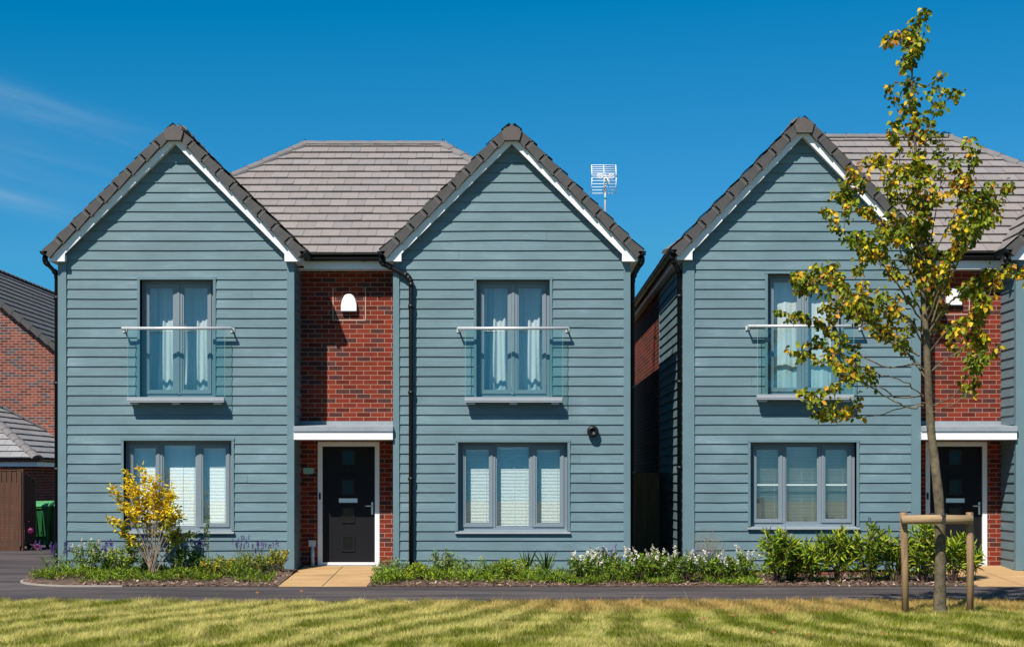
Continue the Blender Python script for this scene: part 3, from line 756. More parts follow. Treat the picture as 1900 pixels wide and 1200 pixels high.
    # meter pipe
    q = MB(); mx_ = Xi0+0.20; q.box(mx_-0.05, mx_+0.06, YB-0.07, YB-0.002, 0.46, 0.56); q.tube([(mx_+0.01, YB-0.04, 0.46), (mx_+0.01, YB-0.04, 0.1)], 0.03, 10); q.build('cable_duct', M['metergrey'], root)
    # recess eaves
    e = MB(); fz0, fz1 = 4.905, 5.04
    e.box(Xi0+0.1, Xi1-0.1, 25.45, 25.475, fz0, fz1); e.box(Xi0, Xi1, 25.475, YB, fz0+0.004, fz0+0.02)
    # side eaves of each wing (fascia + soffit)
    for X, sg, y1 in ((Xi0, 1, 25.45), (Xi1, -1, 25.45), (Xo0, -1, yback+0.2), (Xo1, 1, yback+0.2)):
        y0 = YV+0.101
        xo = X+sg*0.115
        e.box(xo-sg*0.02, xo, y0, y1, tipz-0.164, tipz-0.02); e.box(X-sg*0.0, xo-sg*0.02, y0 if y1 > 30 else D+0.05, y1, tipz-0.158, tipz-0.146)
    e.build('fascia', M['white'], root)
    gt = MB(); gz = tipz-0.015
    gutter(gt, (Xi0+0.14, 25.385, gz-0.02), (Xi1-0.14, 25.385, gz-0.02))
    gutter(gt, (Xi0+0.185, YV+0.0, gz), (Xi0+0.185, 25.42, gz-0.01)); gutter(gt, (Xi1-0.185, YV+0.0, gz), (Xi1-0.185, 25.42, gz-0.01))
    gutter(gt, (Xo0-0.185, YV+0.0, gz), (Xo0-0.185, yback+0.2, gz)); gutter(gt, (Xo1+0.185, YV+0.0, gz), (Xo1+0.185, yback+0.2, gz))
    gt.build('gutter', M['black'], root)
    zb = 0.03
    pipe(root, [(Xo0-0.185, D-0.13, gz-0.05), (Xo0-0.185, D-0.13, gz-0.15), (Xo0-0.055, D+0.06, gz-0.32), (Xo0-0.055, D+0.06, zb)])
    pipe(root, [(Xo1+0.185, D-0.13, gz-0.05), (Xo1+0.185, D-0.13, gz-0.15), (Xo1+0.055, D+0.10, gz-0.38), (Xo1+0.055, D+0.10, zb)])
    x_ = Xi1-0.185
    pipe(root, [(x_, D-0.09, gz-0.03), (x_, D-0.09, gz-0.17), (x_+0.10, D-0.085, gz-0.21), (Xi1+0.22, D-0.085, gz-0.37), (Xi1+0.275, D-0.085, gz-0.47), (Xi1+0.275, D-0.085, zb)])
    # main hipped roof
    yr, zr, rx0, rx1 = ridge
    m = MB(); ye = 25.40; ze = tipz+0.02; E0, E1 = Xo0-0.2, Xo1+0.2
    run = yr-ye; sl = math.hypot(run, zr-ze); V = Vector((0, run, zr-ze))
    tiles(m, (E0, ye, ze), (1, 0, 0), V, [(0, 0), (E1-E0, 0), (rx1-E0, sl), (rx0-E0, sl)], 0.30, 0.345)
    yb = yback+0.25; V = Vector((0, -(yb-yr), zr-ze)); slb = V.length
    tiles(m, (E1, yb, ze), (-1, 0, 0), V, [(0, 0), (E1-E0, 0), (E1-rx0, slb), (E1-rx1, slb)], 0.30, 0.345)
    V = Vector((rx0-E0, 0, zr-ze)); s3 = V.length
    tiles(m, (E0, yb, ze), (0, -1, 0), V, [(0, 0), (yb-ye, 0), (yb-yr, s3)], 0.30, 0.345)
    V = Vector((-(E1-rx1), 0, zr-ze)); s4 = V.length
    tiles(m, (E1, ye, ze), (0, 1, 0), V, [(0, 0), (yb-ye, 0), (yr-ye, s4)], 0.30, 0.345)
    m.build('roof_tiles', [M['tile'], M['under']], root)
    m = MB(); up = 0.02
    ridgeline(m, (rx0, yr, zr+up), (rx1, yr, zr+up)); ridgeline(m, (E0, ye, ze+up), (rx0, yr, zr+up)); ridgeline(m, (E1, ye, ze+up), (rx1, yr, zr+up))
    ridgeline(m, (E0, yb, ze+up), (rx0, yr, zr+up)); ridgeline(m, (E1, yb, ze+up), (rx1, yr, zr+up))
    m.build('ridge_tiles', [M['ridge'], M['black']], root)
    return root, Xo0, Xi0, Xi1, Xo1, ax, az
_sm = {}
def simple_m(n, c):
    if n not in _sm: _sm[n] = simple(n, c, 0.9)
    return _sm[n]
glossdark = simple('dark glazing', (0.008, 0.009, 0.01), 0.08, 0.1, spec=0.3)

ZB = WZ(1056)
def wing(xl, xr, tl, tr, dx, where, apz, tipz, up, lo, rail, bar=False, bt=0.9, curt=None, cd=0.29, amp=1.0):
    return dict(amp=amp, xl=xl, xr=xr, tl=tl*D/F, trr=tr*D/F, apz=apz, tipz=tipz, zbase=ZB, winU=(up[0], up[1]), winL=(lo[0], lo[1]), where=where,
                uz=(WZ(up[3]), WZ(up[2])), lz=(WZ(lo[3]), WZ(lo[2])), rail=rail, bar=bar, blind_tilt=bt, curt=curt, cdepth=cd)
ap1 = WZ(225, YV); tip1 = WZ(464, YV); ap2 = WZ(211, YV); tip2 = WZ(461, YV)
h1 = house('house', 'complete blue-grey weatherboarded house with black front door, left of the narrow passage', WX(640),
      (wing(110, 545, 14, 12, 0, 'in the leftmost gabled wing', ap1, tip1, (260, 396, 519, 736), (230, 430, 817, 984), (226, 430, 609, 736, 236, 416), bt=1.15, curt=[(0.02, 0.52), (0.5, 0.98)], amp=0.75),
       wing(731, 1168, 10, 11, 0, 'in the central gabled wing', ap1, tip1, (884, 1020, 519, 736), (850, 1053, 820, 984), (849, 1055, 609, 736, 862, 1043), bt=0.80, curt=[(0.0, 0.52), (0.5, 1.0)], amp=1.0)),
      ap1, tip1, ZB, 35.5, (30.0, 7.85, -3.915, -1.30), 'blue-grey weatherboarded houses')
h2 = house('house', 'blue-grey weatherboarded house partly behind the staked young tree, cut off by the right edge', WX(1795),
      (wing(1268, 1706, 20, 16, 0, 'behind the young tree', ap2, tip2, (1424, 1560, 508, 732), (1392, 1589, 820, 976), (1388, 1602, 605, 731, 1404, 1583), bar=True, bt=-0.75, amp=0.25, curt=[(0.0, 0.5), (0.52, 1.0)], cd=0.14),
       wing(1885, 2322, 16, 14, 0, 'beyond the right photo edge', ap2, tip2, (2038, 2176, 508, 732), (2004, 2208, 820, 976), (2003, 2210, 605, 731, 2016, 2197), bar=True, bt=-0.75, amp=0.25, curt=[(0.0, 0.5), (0.52, 1.0)], cd=0.14)),
      ap2, tip2, ZB, 35.5, (30.0, 7.98, 5.9, 8.25), 'blue-grey weatherboarded houses')

# flue vent on the central wing (part of the house)
q = MB(); vx, vz = WX(1100, D-.1), WZ(800, D-.1)
q.lathe((vx, D-0.02, vz), [(0.06, 0.0), (0.065, -0.03), (0.09, -0.035), (0.092, -0.075), (0.085, -0.10), (0.06, -0.12), (0.045, -0.118), (0.04, -0.09)], 20, 'y'); q.build('flue_vent', M['black'], h1[0])

# alarm boxes
for h, lab in ((h1, 'white bell-shaped alarm box on the brick above the clear black front door'), (h2, 'white alarm box on the brick wall half behind the young tree crown')):
    ax, az = h[5], h[6]; q = MB(); w = 0.128; prof = []
    pts = [(-w, -0.14), (w, -0.14), (w*1.0, -0.04), (w*0.86, 0.045), (w*0.58, 0.115), (w*0.25, 0.14), (-w*0.25, 0.14), (-w*0.58, 0.115), (-w*0.86, 0.045), (-w, -0.04)]
    q.prism([(ax+x, az+z) for x, z in pts], YB-0.075, YB-0.002)
    r_ = thing('alarm_box', lab, 'alarm box', (ax, YB, az-0.14), 'alarm boxes above the front doors')
    q.build('cover', M['white'], r_, bevel=0.012)
    q = MB(); q.box(ax-w*0.9, ax+w*0.9, YB-0.06, YB-0.004, az-0.158, az-0.142); q.build('lens', M['black'], r_)
# number plate
q = MB(); x, z = WX(572.5, YB), WZ(873, YB); w, hh = 0.085, 0.05
q.prism([(x-w, z-hh+0.02), (x-w+0.02, z-hh), (x+w-0.02, z-hh), (x+w, z-hh+0.02), (x+w, z+hh-0.02), (x+w-0.02, z+hh), (x-w+0.02, z+hh), (x-w, z+hh-0.02)], YB-0.014, YB-0.002)
tag(q.build('house_sign', M['plate'], None, (x, YB, z)), 'small blank pale green plaque on the brick left of the front door', 'sign')

# aerial
Ya = 28.2
ar = thing('tv_aerial', 'white grid television aerial on a thin mast behind the central gable', 'aerial', (WX(1123, Ya), Ya, WZ(440, Ya)))
ax0 = WX(1123, Ya)
q = MB(); q.tube([(ax0, Ya, WZ(470, Ya)), (ax0, Ya, WZ(322, Ya))], 0.019, 8); q.build('mast', M['alu'], ar)
q = MB()
for py in (368, 397): q.tube([(ax0, Ya, WZ(py, Ya)-0.02), (ax0, Ya, WZ(py, Ya)+0.02)], 0.022, 8)
q.build('tape_band', simple('green tape', (0.02, 0.3, 0.25), 0.5), ar)
for (pa, pb, ya_, yb_) in ((305, 327, 0.12, -0.02), (331, 358, -0.02, 0.10)):
    q = MB(); xa, xb = WX(1098, Ya), WX(1143, Ya); z0, z1 = WZ(pa, Ya), WZ(pb, Ya)
    ins = 0.0
    def PP(u, t):
        return (xa+(xb-xa)*u, Ya-0.05+ya_+(yb_-ya_)*t, z0+(z1-z0)*t)
    for u in (0, 0.5, 1): q.tube([PP(u, 0), PP(u, 1)], 0.0085 if u != 0.5 else 0.007, 6)
    for i in range(6 if pa == 305 else 6): q.tube([PP(0, i/5), PP(1, i/5)], 0.0065, 6)
    q.build('reflector_grid', M['white'], ar)
q = MB()
for s_ in (-1, 1):
    c = Vector((ax0+s_*0.10, Ya-0.16, WZ(330, Ya)))
    pts = [c+Vector((0.045*math.cos(a), 0, 0.045*math.sin(a))) for a in [k*math.pi/4 for k in range(9)]]
    q.tube(pts, 0.006, 6)
    q.tube([c-Vector((0.05, 0, 0.05)), c+Vector((0.05, 0, 0.05))], 0.005, 5); q.tube([c-Vector((0.05, 0, -0.05)), c+Vector((0.05, 0, -0.05))], 0.005, 5)
q.tube([(ax0-0.16, Ya-0.15, WZ(330, Ya)), (ax0+0.16, Ya-0.15, WZ(330, Ya))], 0.006, 6); q.tube([(ax0, Ya, WZ(330, Ya)), (ax0, Ya-0.35, WZ(338, Ya))], 0.011, 6)
for k in range(5): q.tube([(ax0-0.0, Ya-0.12-0.05*k, WZ(331+k, Ya)), (ax0+0.09, Ya-0.12-0.05*k, WZ(334+5*k, Ya))], 0.004, 5)
q.build('dipole', M['white'], ar)

# ------------------------------------------------------------------ ground, road, beds, paths
g = MB(); g.quad((-400, -60, -0.02), (400, -60, -0.02), (400, 900, -0.02), (-400, 900, -0.02)); struct('ground', g, M['lawn'])
g = MB()
g.quad((-60, 19.5, 0.0), (60, 19.5, 0.0), (60, 25.6, 0.0), (-60, 25.6, 0.0)); g.quad((-30, 25.6, 0.0), (-6.9, 25.6, 0.0), (-6.9, 44, 0.0), (-30, 44, 0.0))
g.quad((1.7, 25.6, 0.0), (2.8, 25.6, 0.0), (2.8, 36, 0.0), (1.7, 36, 0.0))
struct('road', g, M['asphalt'])
# thin paler seams in the asphalt
g = MB(); ed = simple('asphalt seam', (0.10, 0.094, 0.096), 0.9)
for (y0, a, b, am) in ((21.2, -14, -2.6, 0.03), (20.5, 1, 14, 0.02), (22.3, -12.5, -7.2, 0.2)):
    n = 40
    for i in range(n):
        x0_, x1_ = a+(b-a)*i/n, a+(b-a)*(i+1)/n; f0 = y0+am*math.sin(x0_*0.7); f1 = y0+am*math.sin(x1_*0.7)
        if mnoise.noise(Vector((x0_*1.3, y0, 0))) < -0.1: continue
        g.quad((x0_, f0, 0.004), (x1_, f1, 0.004), (x1_, f1+0.018, 0.004), (x0_, f0+0.018, 0.004))
struct('road_seam', g, ed)
YE = 22.9
def bedz(y, x=-5.0):
    t = (y-YE)/(D-YE); k_ = max(0.0, min(1.0, (x+1.5)/2.0))
    return 0.012+(0.125-0.085*k_)*max(0, min(1.3, t))
def bed(x0, x1, left_round=False):
    m = MB(); nx = int((x1-x0)/0.12); ny = 22; V = []; 
    for j in range(ny+1):
        for i in range(nx+1):
            x = x0+(x1-x0)*i/nx
            f = YE
            if left_round:
                d = x-x0
                if d < 1.3: f = YE+1.5*(1-math.sqrt(max(0, 1-((1.3-d)/1.3)**2)))
            y = f+(D+0.03-f)*j/ny
            z = bedz(y, x)+0.022*mnoise.noise(Vector((x*3, y*3, 1)))+0.012*mnoise.noise(Vector((x*11, y*11, 5)))
            if j == 0: z = 0.006; y += 0.035*mnoise.noise(Vector((x*2.5, 0, 3)))
            V.append((x, y, z))
    m.add(V, [(j*(nx+1)+i, j*(nx+1)+i+1, (j+1)*(nx+1)+i+1, (j+1)*(nx+1)+i) for j in range(ny) for i in range(nx)], 0, (1, 1, 1), True)
    return m
P1 = (-3.36, -2.09); P2 = (6.72, 8.02)
struct('flower_bed', bed(-7.42, P1[0]-0.01, True), M['mulch']); struct('flower_bed', bed(P1[1]+0.01, P2[0]-0.01), M['mulch']); struct('flower_bed', bed(P2[1]+0.01, 14), M['mulch'])
for (a, b) in (P1, P2):
    g = MB()
    def pz(y): return 0.012+(y-YE)/(YB-YE)*0.135
    for i, (u0, u1) in enumerate(((a, (a+b)/2-0.01), ((a+b)/2+0.01, b))):
        ys = [YE-0.02, 23.6, 24.3, 25.0, YB]
        for y0, y1 in zip(ys[:-1], ys[1:]):
            y0_ = y0+0.006; y1_ = y1-0.006
            g.add([(u0, y0_, pz(y0)), (u1, y0_, pz(y0)), (u1, y1_, pz(y1)), (u0, y1_, pz(y1)), (u0, y0_, -0.05), (u1, y0_, -0.05), (u1, y1_, -0.05), (u0, y1_, -0.05)],
                  [(0, 1, 2, 3), (4, 5, 1, 0), (5, 6, 2, 1), (6, 7, 3, 2), (7, 4, 0, 3)], 0)
    g.add([(a+0.01, YE, pz(YE)-0.012), (b-0.01, YE, pz(YE)-0.012), (b-0.01, YB, pz(YB)-0.012), (a+0.01, YB, pz(YB)-0.012)], [(0, 1, 2, 3)], 1)
    g.build('path', [M['paving'], simple('sand joint', (0.50, 0.40, 0.27), 0.9)])['kind'] = 'structure'
# kerb edging round the left end of the bed
g = MB(); pts = []
for k in range(26):
    d = 1.32*(1-k/25); 
    x = -7.44+d; pts.append((x, YE-0.03+1.5*(1-math.sqrt(max(0, 1-((1.3-min(d, 1.3))/1.3)**2)))))
pts = [(-5.6, YE-0.035)]+pts
for (a, b) in zip(pts[:-1], pts[1:]):
    dx, dy = b[0]-a[0], b[1]-a[1]; l = math.hypot(dx, dy) or 1; nx_, ny_ = -dy/l*0.019, dx/l*0.019
    z = 0.022
    vs = [(a[0]-nx_, a[1]-ny_, -0.02), (b[0]-nx_, b[1]-ny_, -0.02), (b[0]+nx_, b[1]+ny_, -0.02), (a[0]+nx_, a[1]+ny_, -0.02)]
    vs += [(v[0], v[1], z) for v in vs]
    g.add(vs, [(4, 5, 6, 7), (0, 1, 5, 4), (1, 2, 6, 5), (2, 3, 7, 6), (3, 0, 4, 7)], 0)
g.box(2.0, 16, 19.515, 19.55, -0.02, 0.014)
struct('kerb', g, M['conc'])
# bark chips
n = 5200
xs = NP.uniform(-7.2, 9.5, n); yy = NP.uniform(0, 1, n)**1.5*1.9+YE+0.02
ok = ~(((xs > P1[0]-0.03) & (xs < P1[1]+0.03)) | ((xs > P2[0]-0.03) & (xs < P2[1]+0.03)) | ((xs < -6.3) & (yy < YE+0.75))); xs = xs[ok]; yy = yy[ok]; n = len(xs)
P = np.stack([xs, yy, np.array([bedz(b_, a_) for a_, b_ in zip(xs, yy)])+0.018], 1); dr = runit(n); dr[:, 2] *= 0.35; nm = runit(n); nm[:, 2] = 1.6
leafmesh('bark_chips', P, dr, nm, NP.uniform(0.02, 0.075, n), NP.uniform(0.015, 0.04, n), pick([(0.36, 0.25, 0.17), (0.24, 0.14, 0.085), (0.13, 0.07, 0.045), (0.48, 0.36, 0.26), (0.08, 0.045, 0.03)], n, 0.25), M['petal'], fold=0.05, droop=0.02)['kind'] = 'stuff'

# ------------------------------------------------------------------ lawn
def vnoise(x, y, s, seed):
    r_ = np.random.default_rng(seed); g_ = r_.random((128, 128)); u = x*s+50.3; v = y*s+40.7
    i = np.floor(u).astype(int); j = np.floor(v).astype(int); fu = u-i; fv = v-j; fu = fu*fu*(3-2*fu); fv = fv*fv*(3-2*fv)
    i %= 128; j %= 128; i2 = (i+1) % 128; j2 = (j+1) % 128
    return (g_[i, j]*(1-fu)+g_[i2, j]*fu)*(1-fv)+(g_[i, j2]*(1-fu)+g_[i2, j2]*fu)*fv
def lawn_h(x, y): return 0.035*vnoise(x, y, 0.5, 3)+0.012
m = MB(); nx, ny = 120, 60; V = []
xa, xb, ya, yb_ = -16, 16, 6, 19.52
for j in range(ny+1):
    for i in range(nx+1):
        x = xa+(xb-xa)*i/nx; y = ya+(yb_-ya)*j/ny; V.append((x, y, float(lawn_h(np.array([x]), np.array([y]))[0])-(0.03 if j == ny else 0)))
m.add(V, [(j*(nx+1)+i, j*(nx+1)+i+1, (j+1)*(nx+1)+i+1, (j+1)*(nx+1)+i) for j in range(ny) for i in range(nx)], 0, (1, 1, 1), True)
struct('lawn', m, M['lawn'])
n = 420000
x = NP.uniform(-8.5, 8.5, n); y = 19.54-(NP.uniform(0, 1, n)**1.0)*6.4
# extra fringe hanging over the edge
ne = 9000; x = np.concatenate([x, NP.uniform(-8.5, 8.5, ne)]); y = np.concatenate([y, NP.uniform(19.42, 19.56, ne)]); n += ne
sl_ = 0.5-0.5*np.tanh((x-0.6)/0.9)
uu = x-(0.34*sl_-0.22*(1-sl_))*(y-17)
stripe = 0.5+0.5*np.sin(uu*2*math.pi/0.62+7.0*vnoise(x, y, 0.5, 8)+2.5*vnoise(x, y, 1.5, 9))
stripe = stripe*np.clip(0.3+1.3*vnoise(x, y, 0.9, 12), 0, 1)+0.5*(1-np.clip(0.3+1.3*vnoise(x, y, 0.9, 12), 0, 1))
big = vnoise(x, y, 0.45, 1); mid = vnoise(x, y*1.6, 2.2, 2); fine = vnoise(x, y, 9.0, 4)
green = np.clip(0.58+0.05*np.clip(x-1, -3, 5)+1.0*(mid-0.5)+0.8*(big-0.5)-0.7*(stripe-0.5)+0.8*(fine-0.5)+0.8*(vnoise(x, y*1.3, 4.5, 14)-0.5), 0, 1)
edge = np.clip((y-17.75+1.4*(mid-0.5)+0.8*(big-0.5))/0.9, 0, 1)*np.clip((x+2.2)/3.0, 0.12, 1)      # dry straw band by the path, stronger to the right
green = np.clip(green*(1-0.80*edge), 0, 1)
green = np.clip(green+NP.normal(0, 0.15, n), 0, 1)[:, None]
straw = np.array([0.52, 0.45, 0.135]); gr = np.array([0.145, 0.180, 0.004]); dryb = np.array([0.46, 0.26, 0.09])
e2 = edge[:, None]; st = straw*(1-e2*0.75)+dryb*e2*0.75
C = st*(1-green)+gr*green; C *= NP.uniform(0.6, 1.35, (n, 1))*(0.8+0.4*vnoise(x, y, 13.0, 16))[:, None]
hgt = NP.uniform(0.02, 0.06, n)*(0.55+1.0*vnoise(x, y, 6.0, 17)); hgt[-ne:] *= 1.25
lng = NP.random(n) < 0.006; hgt[lng] *= 1.9
ang = NP.uniform(0, 2*math.pi, n); lean = NP.uniform(0.2, 0.9, n)*hgt
z = lawn_h(x, y)-0.004; wd = NP.uniform(0.004, 0.0085, n)
wa = NP.uniform(-0.7, 0.7, n); wx, wy = np.cos(wa)*wd/2, np.sin(wa)*wd/2
lx = np.cos(ang)*lean+0.25*hgt*np.sign(stripe-0.5); ly = np.sin(ang)*lean+0.25*hgt*np.sign(stripe-0.5)
V = np.empty((n, 3, 3)); V[:, 0] = np.stack([x-wx, y-wy, z], 1); V[:, 1] = np.stack([x+wx, y+wy, z], 1); V[:, 2] = np.stack([x+lx, y+ly, z+hgt], 1)
rawmesh('grass', V.reshape(-1, 3), np.arange(n*3).reshape(-1, 3), np.repeat(C, 3, axis=0), M['grass'])['kind'] = 'stuff'

for (px, py) in ((1432, 1185), (1458, 1176), (1634, 1186), (1302, 1158), (1356, 1151), (1500, 1190), (556, 1098), (474, 1101)):
    Y = F*CH/(py-HY); X = WX(px, Y); zz = 0.06 if Y < 19.5 else 0.012
    tag(leafmesh('fallen_leaf', [(X, Y, zz)], [(0.8, 0.3, 0.2)], [(0.2, -0.8, 0.6)], 0.05, 0.035, [(0.40, 0.17, 0.05)], M['leaf'], None, (X, Y, zz)),
        'small orange fallen leaf lying loose on the %s' % ('lawn' if Y < 19.5 else 'grey road'), 'leaf', 'fallen leaves on the lawn and road')
# ------------------------------------------------------------------ shrubs
def shrub(name, label, cat, px, Y, w, h, leafL, leafW, cols, stems=26, per=26, group=None, flower=None, stemmat='twig', z0=None, start=0.25, spread=1.0, stiff=0.5, depth=0.8, up=0.35, stem_r=0.006):
    x0 = WX(px, Y); z = bedz(Y, x0) if z0 is None else z0
    root = thing(name, label, cat, (x0, Y, z), group)
    sm = MB(); P = []; Dd = []; tips = []
    for k in range(stems):
        a = R.uniform(0, 2*math.pi); r = math.sqrt(R.random())*spread
        ex = math.cos(a)*r*w/2; ey = math.sin(a)*r*w/2*depth
        ez = h*(0.55+0.45*math.sqrt(max(0, 1-min(1, r)**2)))*R.uniform(0.72, 1.06)
        b = Vector((x0+R.uniform(-.05, .05)+ex*0.15, Y+R.uniform(-.04, .04)+ey*0.15, z-0.01)); e = Vector((x0+ex, Y+ey, z+ez))
        mid = b.lerp(e, 0.5)+Vector((ex*0.12*(1-stiff*2)+R.uniform(-.02, .02), R.uniform(-.02, .02), h*0.06))
        pts = []
        for i in range(6):
            t = i/5; pts.append(b*(1-t)**2+mid*2*t*(1-t)+e*t*t)
        sm.tube(pts, [stem_r*(1-0.75*i/5) for i in range(6)], 4, caps=False)
        tips.append((e, (pts[-1]-pts[-2]).normalized()))
        for i in range(per):
            t = start+(1-start)*math.sqrt(R.random()); p = b*(1-t)**2+mid*2*t*(1-t)+e*t*t
            d = (e-b).normalized(); o = Vector((R.gauss(0, 1), R.gauss(0, 1), R.gauss(0, 1))).normalized()
            dd = (d*up+o*0.8+Vector((ex, ey, 0))*0.6)
            P.append(p+o*0.012); Dd.append(dd)
    sm.build('stems', M[stemmat], root)
    P = np.array([tuple(p) for p in P]); Dd = np.array([tuple(p) for p in Dd]); n = len(P)
    nm = runit(n)*0.8; nm[:, 2] += 0.7; nm[:, 1] -= 0.45
    leafmesh('foliage', P, Dd, nm, NP.uniform(0.65, 1.15, n)*leafL, NP.uniform(0.75, 1.15, n)*leafW, pick(cols, n), M['leaf'], root)
    if flower:
        fc, fl, fw, cnt, top = flower
        sel = [tips[i % len(tips)] for i in range(cnt)]
        for (e, d) in sel:
            FP = []; FD = []
            e = e+Vector((R.uniform(-.05, .05), R.uniform(-.05, .03), R.uniform(-0.25*h*(1-top), 0.03)))
            dd = (d+Vector((R.uniform(-.7, .7), R.uniform(-.5, .2), R.uniform(0.0, .8)))).normalized()
            m_ = 13
            for i in range(m_):
                t = i/m_; o = Vector((R.gauss(0, 1), R.gauss(0, 1), R.gauss(0, 1))).normalized()
                FP.append(tuple(e+dd*fl*t)); FD.append(tuple(o+dd*0.7))
            n = len(FP); nm = runit(n)
            leafmesh('flower_spike', FP, FD, nm, fw*NP.uniform(0.7, 1.2, n), fw*0.75, np.tile(pick(fc, 1, 0.15), (n, 1))*NP.uniform(0.85, 1.1, (n, 1)), M['petal'], root)
    return root
GL = [(0.10, 0.19, 0.018), (0.16, 0.26, 0.025), (0.07, 0.13, 0.015), (0.22, 0.32, 0.03), (0.05, 0.09, 0.012)]
GLB = [(0.20, 0.29, 0.012), (0.28, 0.37, 0.015), (0.12, 0.19, 0.010), (0.36, 0.42, 0.03), (0.06, 0.10, 0.008), (0.34, 0.36, 0.02)]
GD = [(0.05, 0.10, 0.02), (0.08, 0.14, 0.02), (0.03, 0.06, 0.015), (0.11, 0.18, 0.03)]
GY = [(0.35, 0.35, 0.03), (0.42, 0.33, 0.02), (0.22, 0.28, 0.025), (0.15, 0.22, 0.02), (0.45, 0.28, 0.03)]
GG = [(0.17, 0.24, 0.09), (0.22, 0.30, 0.11), (0.12, 0.17, 0.05), (0.28, 0.36, 0.14)]
WH = [(0.66, 0.60, 0.46), (0.54, 0.48, 0.36), (0.74, 0.69, 0.58)]
LV = [(0.12, 0.075, 0.27), (0.16, 0.11, 0.32), (0.08, 0.05, 0.18)]
LL = [(0.40, 0.34, 0.52), (0.28, 0.20, 0.46), (0.5, 0.46, 0.55)]
def wm(px, Y): return px*Y/F
def lavender(px, Y, h, label, n=22, w=0.5):
    x0 = WX(px, Y); z = bedz(Y, x0); root = thing('lavender', label, 'lavender', (x0, Y, z), 'lavender plants in the flower bed')
    s = MB(); FP = []; FD = []; LP = []; LD = []
    for k in range(n):
        a = R.uniform(0, 6.28); r = R.random()*w/2; hh = h*R.uniform(0.7, 1.1)
        b = Vector((x0+math.cos(a)*r*.3, Y+math.sin(a)*r*.3, z)); e = Vector((x0+math.cos(a)*r, Y+math.sin(a)*r, z+hh))
        s.tube([b, b.lerp(e, .5)+Vector((0, 0, .02)), e], [.003, .0025, .002], 4, caps=False)
        FP = []; FD = []
        for i in range(16):
            t = i/16; o = Vector((R.gauss(0, 1), R.gauss(0, 1), R.gauss(0, .6))).normalized(); FP.append(tuple(e+Vector((0, 0, 0.075*t)))); FD.append(tuple(o+Vector((0, 0, .8))))
        leafmesh('flower_spike', FP, FD, runit(len(FP)), 0.022, 0.014, pick(LV, len(FP)), M['petal'], root)
        for i in range(10):
            t = R.random()*.6; o = Vector((R.gauss(0, 1), R.gauss(0, 1), .8)); LP.append(tuple(b.lerp(e, t))); LD.append(tuple(o))
    s.build('stems', simple_m('lavender stem', (0.14, 0.17, 0.07)), root)
    leafmesh('foliage', LP, LD, runit(len(LP)), 0.09, 0.010, pick(GG, len(LP)), M['leaf'], root)

# yellow shrub in front of the left window
def yellow_shrub():
    Y = 24.15; x0 = WX(284, Y); z = bedz(Y)
    root = thing('shrub', 'tall bare-stemmed shrub with bright yellow leaves in front of the left window', 'shrub', (x0, Y, z))
    s = MB(); P = []; Dd = []; T = []
    ends = [(214, 902), (232, 872), (252, 862), (268, 880), (290, 885), (312, 900), (326, 915), (334, 940), (338, 958), (222, 932), (240, 905), (262, 915), (282, 920), (300, 930), (318, 955), (245, 945), (272, 960), (330, 985), (208, 960), (228, 985), (252, 900), (296, 905), (350, 990), (240, 1000), (288, 895), (305, 945), (262, 940), (235, 890), (320, 930)]
    for (ex, ey) in ends:
        yo = R.uniform(-0.32, 0.32); b = Vector((x0+R.uniform(-.06, .06), Y+R.uniform(-.05, .05), z)); e = Vector((WX(ex, Y), Y+yo, WZ(ey, Y)))
        c = Vector((x0+(e.x-x0)*0.28, Y+yo*.3, z+(e.z-z)*0.55))
        pts = [b*(1-t)**2+c*2*t*(1-t)+e*t*t for t in [i/8 for i in range(9)]]
        s.tube(pts, [0.0078*(1-0.72*i/8) for i in range(9)], 5, caps=False)
        for i in range(50):
            t = 0.60+0.40*math.sqrt(R.random()); p = b*(1-t)**2+c*2*t*(1-t)+e*t*t
            o = Vector((R.gauss(0, 1), R.gauss(0, 1), R.gauss(0, .6))).normalized(); P.append(tuple(p+o*0.055*R.random())); Dd.append(tuple(o+Vector((0, 0, .25))))
            T.append(t*0.7+0.3*(p.z-z)/1.6)
        for q_ in range(3):
            t = R.uniform(.66, .95); p = b*(1-t)**2+c*2*t*(1-t)+e*t*t; e2 = p+Vector((R.uniform(-.16, .16), R.uniform(-.1, .1), R.uniform(.02, .14)))
            s.tube([p, e2], [.004, .002], 4, caps=False)
            for i in range(9):
                o = Vector((R.gauss(0, 1), R.gauss(0, 1), R.gauss(0, .6))).normalized(); P.append(tuple(p.lerp(e2, R.random()))); Dd.append(tuple(o)); T.append(0.7)
    s.build('stems', M['stemlight'], root)
    P = np.array(P); T = np.array(T); n = len(P); C = pick([(0.74, 0.50, 0.008), (0.82, 0.60, 0.012), (0.66, 0.46, 0.010), (0.58, 0.48, 0.012), (0.80, 0.50, 0.008)], n)
    low = (NP.random(n) < np.clip((WZ(955, Y)-P[:, 2])*1.3+np.clip((P[:, 0]-x0)*1.0, 0, .35)+0.02, 0.03, 0.7)); C[low] = pick([(0.22, 0.28, 0.02), (0.30, 0.33, 0.02), (0.15, 0.20, 0.015)], low.sum())
    nm = runit(n)*.9; nm[:, 2] += .5; nm[:, 1] -= .5
    leafmesh('foliage', P, Dd, nm, NP.uniform(.06, .10, n), NP.uniform(.024, .038, n), C, M['leaf'], root)
yellow_shrub()
HG = 'small flowering bushes in the flower bed'
shrub('bush', 'small loose bush with white flower spikes near the left corner of the house', 'bush', 163, 24.3, 0.50, 0.50, 0.055, 0.022, GL+GY[:1], 20, 24, HG, (WH, 0.09, 0.026, 14, 1))
